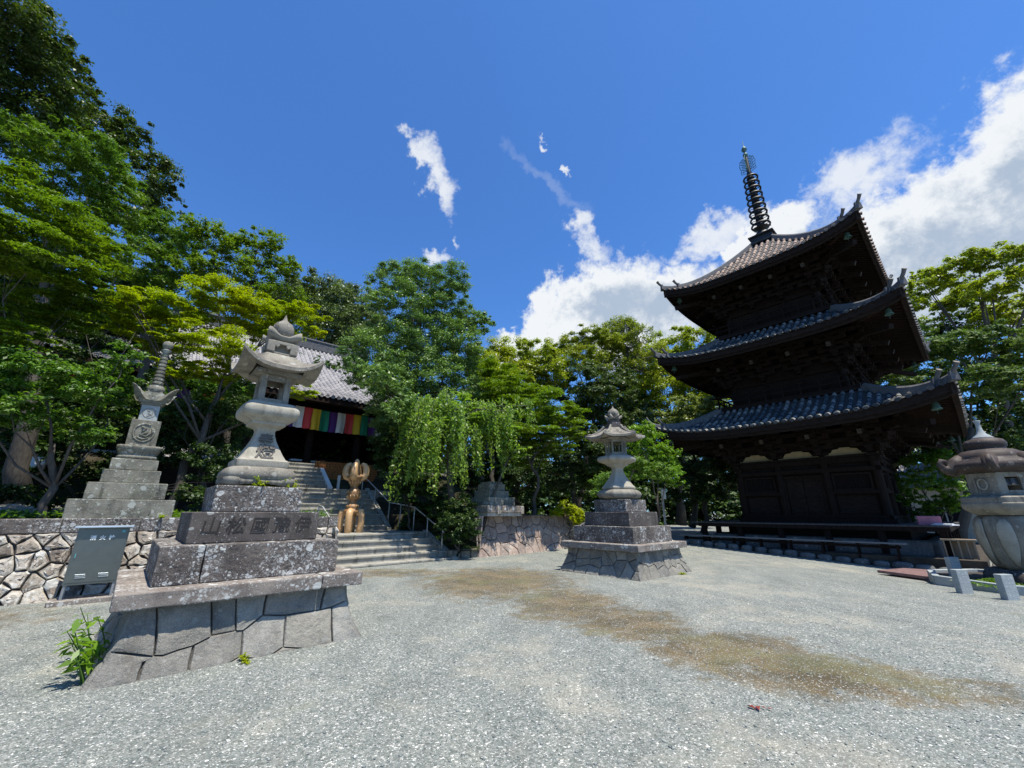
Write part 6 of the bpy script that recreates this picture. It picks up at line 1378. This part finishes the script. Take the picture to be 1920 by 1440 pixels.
# garden rocks scattered on the left slope
rocks2 = [(-2.6, 14.6, .5), (-1.6, 15.2, .42), (-3.4, 15.6, .55), (-.7, 15.8, .4), (-2.2, 16.3, .45), (-1.2, 14.2, .28)]
for (a, b, s_), lab in zip(rocks2, ['low mossy boulder beside the camellia stems', 'flat boulder behind the camellia stems', 'broad mossy boulder under the dark hillside trees', 'boulder close behind the ringed stupa', 'sunlit boulder at the feet of the visitor in white', 'small boulder at the front of the mossy slope']):
    bmx = bmesh.new(); bmesh.ops.create_icosphere(bmx, subdivisions=3, radius=s_); k = rk.uniform(0, 9)
    from mathutils import noise as mn
    for v in bmx.verts: v.co = v.co*(1+.4*mn.noise(v.co/s_*1.2+Vector((k, k, k)))); v.co.z *= .55
    me = bpy.data.meshes.new('boulder'); bmx.to_mesh(me); bmx.free(); me.materials.append(MATS['moss_stone']); me.shade_smooth(); me.set_sharp_from_angle(angle=R(25))
    o = link(bpy.data.objects.new('boulder', me)); o.location = W(a, b, hz(a, b)+s_*.25); o.rotation_euler[2] = k; tag(o, lab, 'rock', 'boulders on the mossy slope')
# low side building with white walls behind the shrubs, and a shed roof on the far right
t = thing('side_hall', 'low white walled side hall with a tiled roof half hidden behind the shrubs', 'building', W(1.6, 20.2, 1.3), TH)
MB().box((0, 0, 1.0), (3.6, 3, 2.2)).build('wall', 'white_plaster', t); MB().box((0, -1.53, 1.2), (2.6, .05, 1.6)).build('door', 'timber_flat', t)
for x in (-1.8, -1.35, 1.35, 1.8): MB().box((x, -1.55, 1.0), (.14, .12, 2.1)).build('post', 'old_timber', t)
MB().loft([[(-2.4, -1.9, 2.05), (-2.4, 1.9, 2.05), (-2.1, 0, 2.7)], [(2.4, -1.9, 2.05), (2.4, 1.9, 2.05), (2.1, 0, 2.7)]]).build('roof', 'hall_tile', t)
t = thing('office_building', 'white walled office with a bright tiled roof seen between the pagoda and the garden pine', 'building', W(40, 2.3, -.3), TH)
MB().box((1.5, 0, 1.7), (3, 9, 3.4)).build('wall', 'concrete', t)
for y in (-3, -.6, 1.8): 
    f_ = MB().box((-.04, y, 1.9), (.08, 1.8, 1.5)).build('window', 'white_plaster', t); MB().box((-.09, y, 1.9), (.03, .06, 1.4)).build('mullion', 'white_plaster', f_)
    for q in (-.44, .44): MB().box((-.085, y+q, 1.9), (.02, .8, 1.35)).build('pane', 'dark_void', f_)
m = MB().loft([[(-1, -5.2, 3.4), (4, -5.2, 3.4), (1.5, -5.2, 5.2)], [(-1, 5.2, 3.4), (4, 5.2, 3.4), (1.5, 5.2, 5.2)]])
for k in range(34):
    y = -5.1+k*.31; m.tube([(-1.02, y, 3.45), (1.5, y, 5.25)], .08, 6)
m.build('roof', 'hall_tile', t)
# visitor in white by the slope
PN = thing('person', 'visitor in a white shirt and dark trousers standing under the trees on the slope', 'person', W(-2.3, 17.9, 1.62), TH-R(20))
def skin(name, verts, edges, rad, mat, parent, sub=2):
    me = bpy.data.meshes.new(name); me.from_pydata(verts, edges, []); me.materials.append(MATS[mat]); o = link(bpy.data.objects.new(name, me)); o.parent = parent
    md = o.modifiers.new('skin', 'SKIN'); md.use_smooth_shade = True
    for v, r in zip(me.skin_vertices[0].data, rad): v.radius = (r, r) if not isinstance(r, tuple) else r
    me.skin_vertices[0].data[0].use_root = True
    s_ = o.modifiers.new('sub', 'SUBSURF'); s_.levels = sub; s_.render_levels = sub; return o
vs = [(0, 0, .95), (0, 0, 1.15), (0, .01, 1.38), (0, 0, 1.47), (0, -.01, 1.54), (0, -.02, 1.62), (0, -.01, 1.70),
      (.17, 0, 1.38), (.23, -.02, 1.12), (.2, -.16, .92), (-.17, 0, 1.38), (-.24, -.01, 1.12), (-.2, -.18, .98),
      (.09, 0, .88), (.10, -.01, .48), (.11, .01, .07), (.12, -.11, .03), (-.09, 0, .88), (-.10, -.03, .48), (-.11, .01, .07), (-.12, -.11, .03)]
es = [(0, 1), (1, 2), (2, 3), (3, 4), (4, 5), (5, 6), (2, 7), (7, 8), (8, 9), (2, 10), (10, 11), (11, 12), (0, 13), (13, 14), (14, 15), (15, 16), (0, 17), (17, 18), (18, 19), (19, 20)]
rd_ = [.125, .12, .13, .055, .07, .095, .07, .06, .042, .032, .06, .042, .032, .09, .06, .042, .04, .09, .06, .042, .04]
skin('body', vs, es, rd_, 'skin', PN)
skin('shirt', [(0, 0, .97), (0, 0, 1.15), (0, .01, 1.36), (0, .005, 1.44), (.17, 0, 1.37), (.215, -.01, 1.2), (-.17, 0, 1.37), (-.215, 0, 1.2)], [(0, 1), (1, 2), (2, 3), (2, 4), (4, 5), (2, 6), (6, 7)], [.16, .15, .155, .07, .085, .075, .085, .075], 'white_cloth', PN)
skin('trousers', [(0, 0, .96), (.09, 0, .86), (.10, -.01, .48), (.11, .01, .1), (-.09, 0, .86), (-.10, -.03, .48), (-.11, .01, .1)], [(0, 1), (1, 2), (2, 3), (0, 4), (4, 5), (5, 6)], [.145, .105, .08, .07, .105, .08, .07], 'black_cloth', PN)
skin('hair', [(0, .02, 1.60), (0, .015, 1.68), (0, 0, 1.74)], [(0, 1), (1, 2)], [.085, .105, .06], 'hair', PN)
# dense wood closing the view behind everything
V, F, off = [], [], 0
def woodmass(cx, cy, cz, r):
    global off
    P_, N_, _ = crown_pts((cx, cy, cz), r, 1.0, .42, .55, 'leaf'); v, f = leaves(P_, N_, .42, .6); V.append(v); F.append(f+off); off += len(v)
for az in np.arange(-14, 64, 2.6):
    for lay, (D_, zz, r_) in enumerate(((47, 1.5, 3.2), (52, 5.5, 3.8), (50, 3.0, 3.4))):
        D2 = D_+rng.uniform(-3, 3); woodmass(D2*math.sin(R(az)), D2*math.cos(R(az)), zz+rng.uniform(-.8, .8), r_)
for az in np.arange(-75, -14, 4.0):
    for zz in (4, 8.5):
        D2 = 34+rng.uniform(-3, 3); woodmass(D2*math.sin(R(az)), D2*math.cos(R(az)), zz+rng.uniform(-.8, .8)+(4 if az < -40 else 0), 4.0)
o = link(bpy.data.objects.new('distant_wood', mesh_np('distant_wood', np.concatenate(V), np.concatenate(F), 'leaf_deep'))); tag(o, 'dense dark wood closing the view behind the temple grounds', 'wood', kind='stuff')

for (name, cat, label, mk, kind, leaf, dens, sq, tb, blobs) in TREES:
    t = thing(name, label, cat, (tb[0], tb[1], tb[2]))
    loc = Vector((tb[0], tb[1], tb[2]))
    bl = [(x-loc.x, y-loc.y, z-loc.z, r) for x, y, z, r in blobs]
    trunk_mb((0, 0, -.4), tb[3], bl, rt, .12 if tb[3] < .1 else .3).build('trunk', 'pale_bark' if name == 'leaning_pine' else 'bark', t, smooth=True)
    V, F = crown_mesh('crown', bl, sq, leaf, dens, kind, mk)
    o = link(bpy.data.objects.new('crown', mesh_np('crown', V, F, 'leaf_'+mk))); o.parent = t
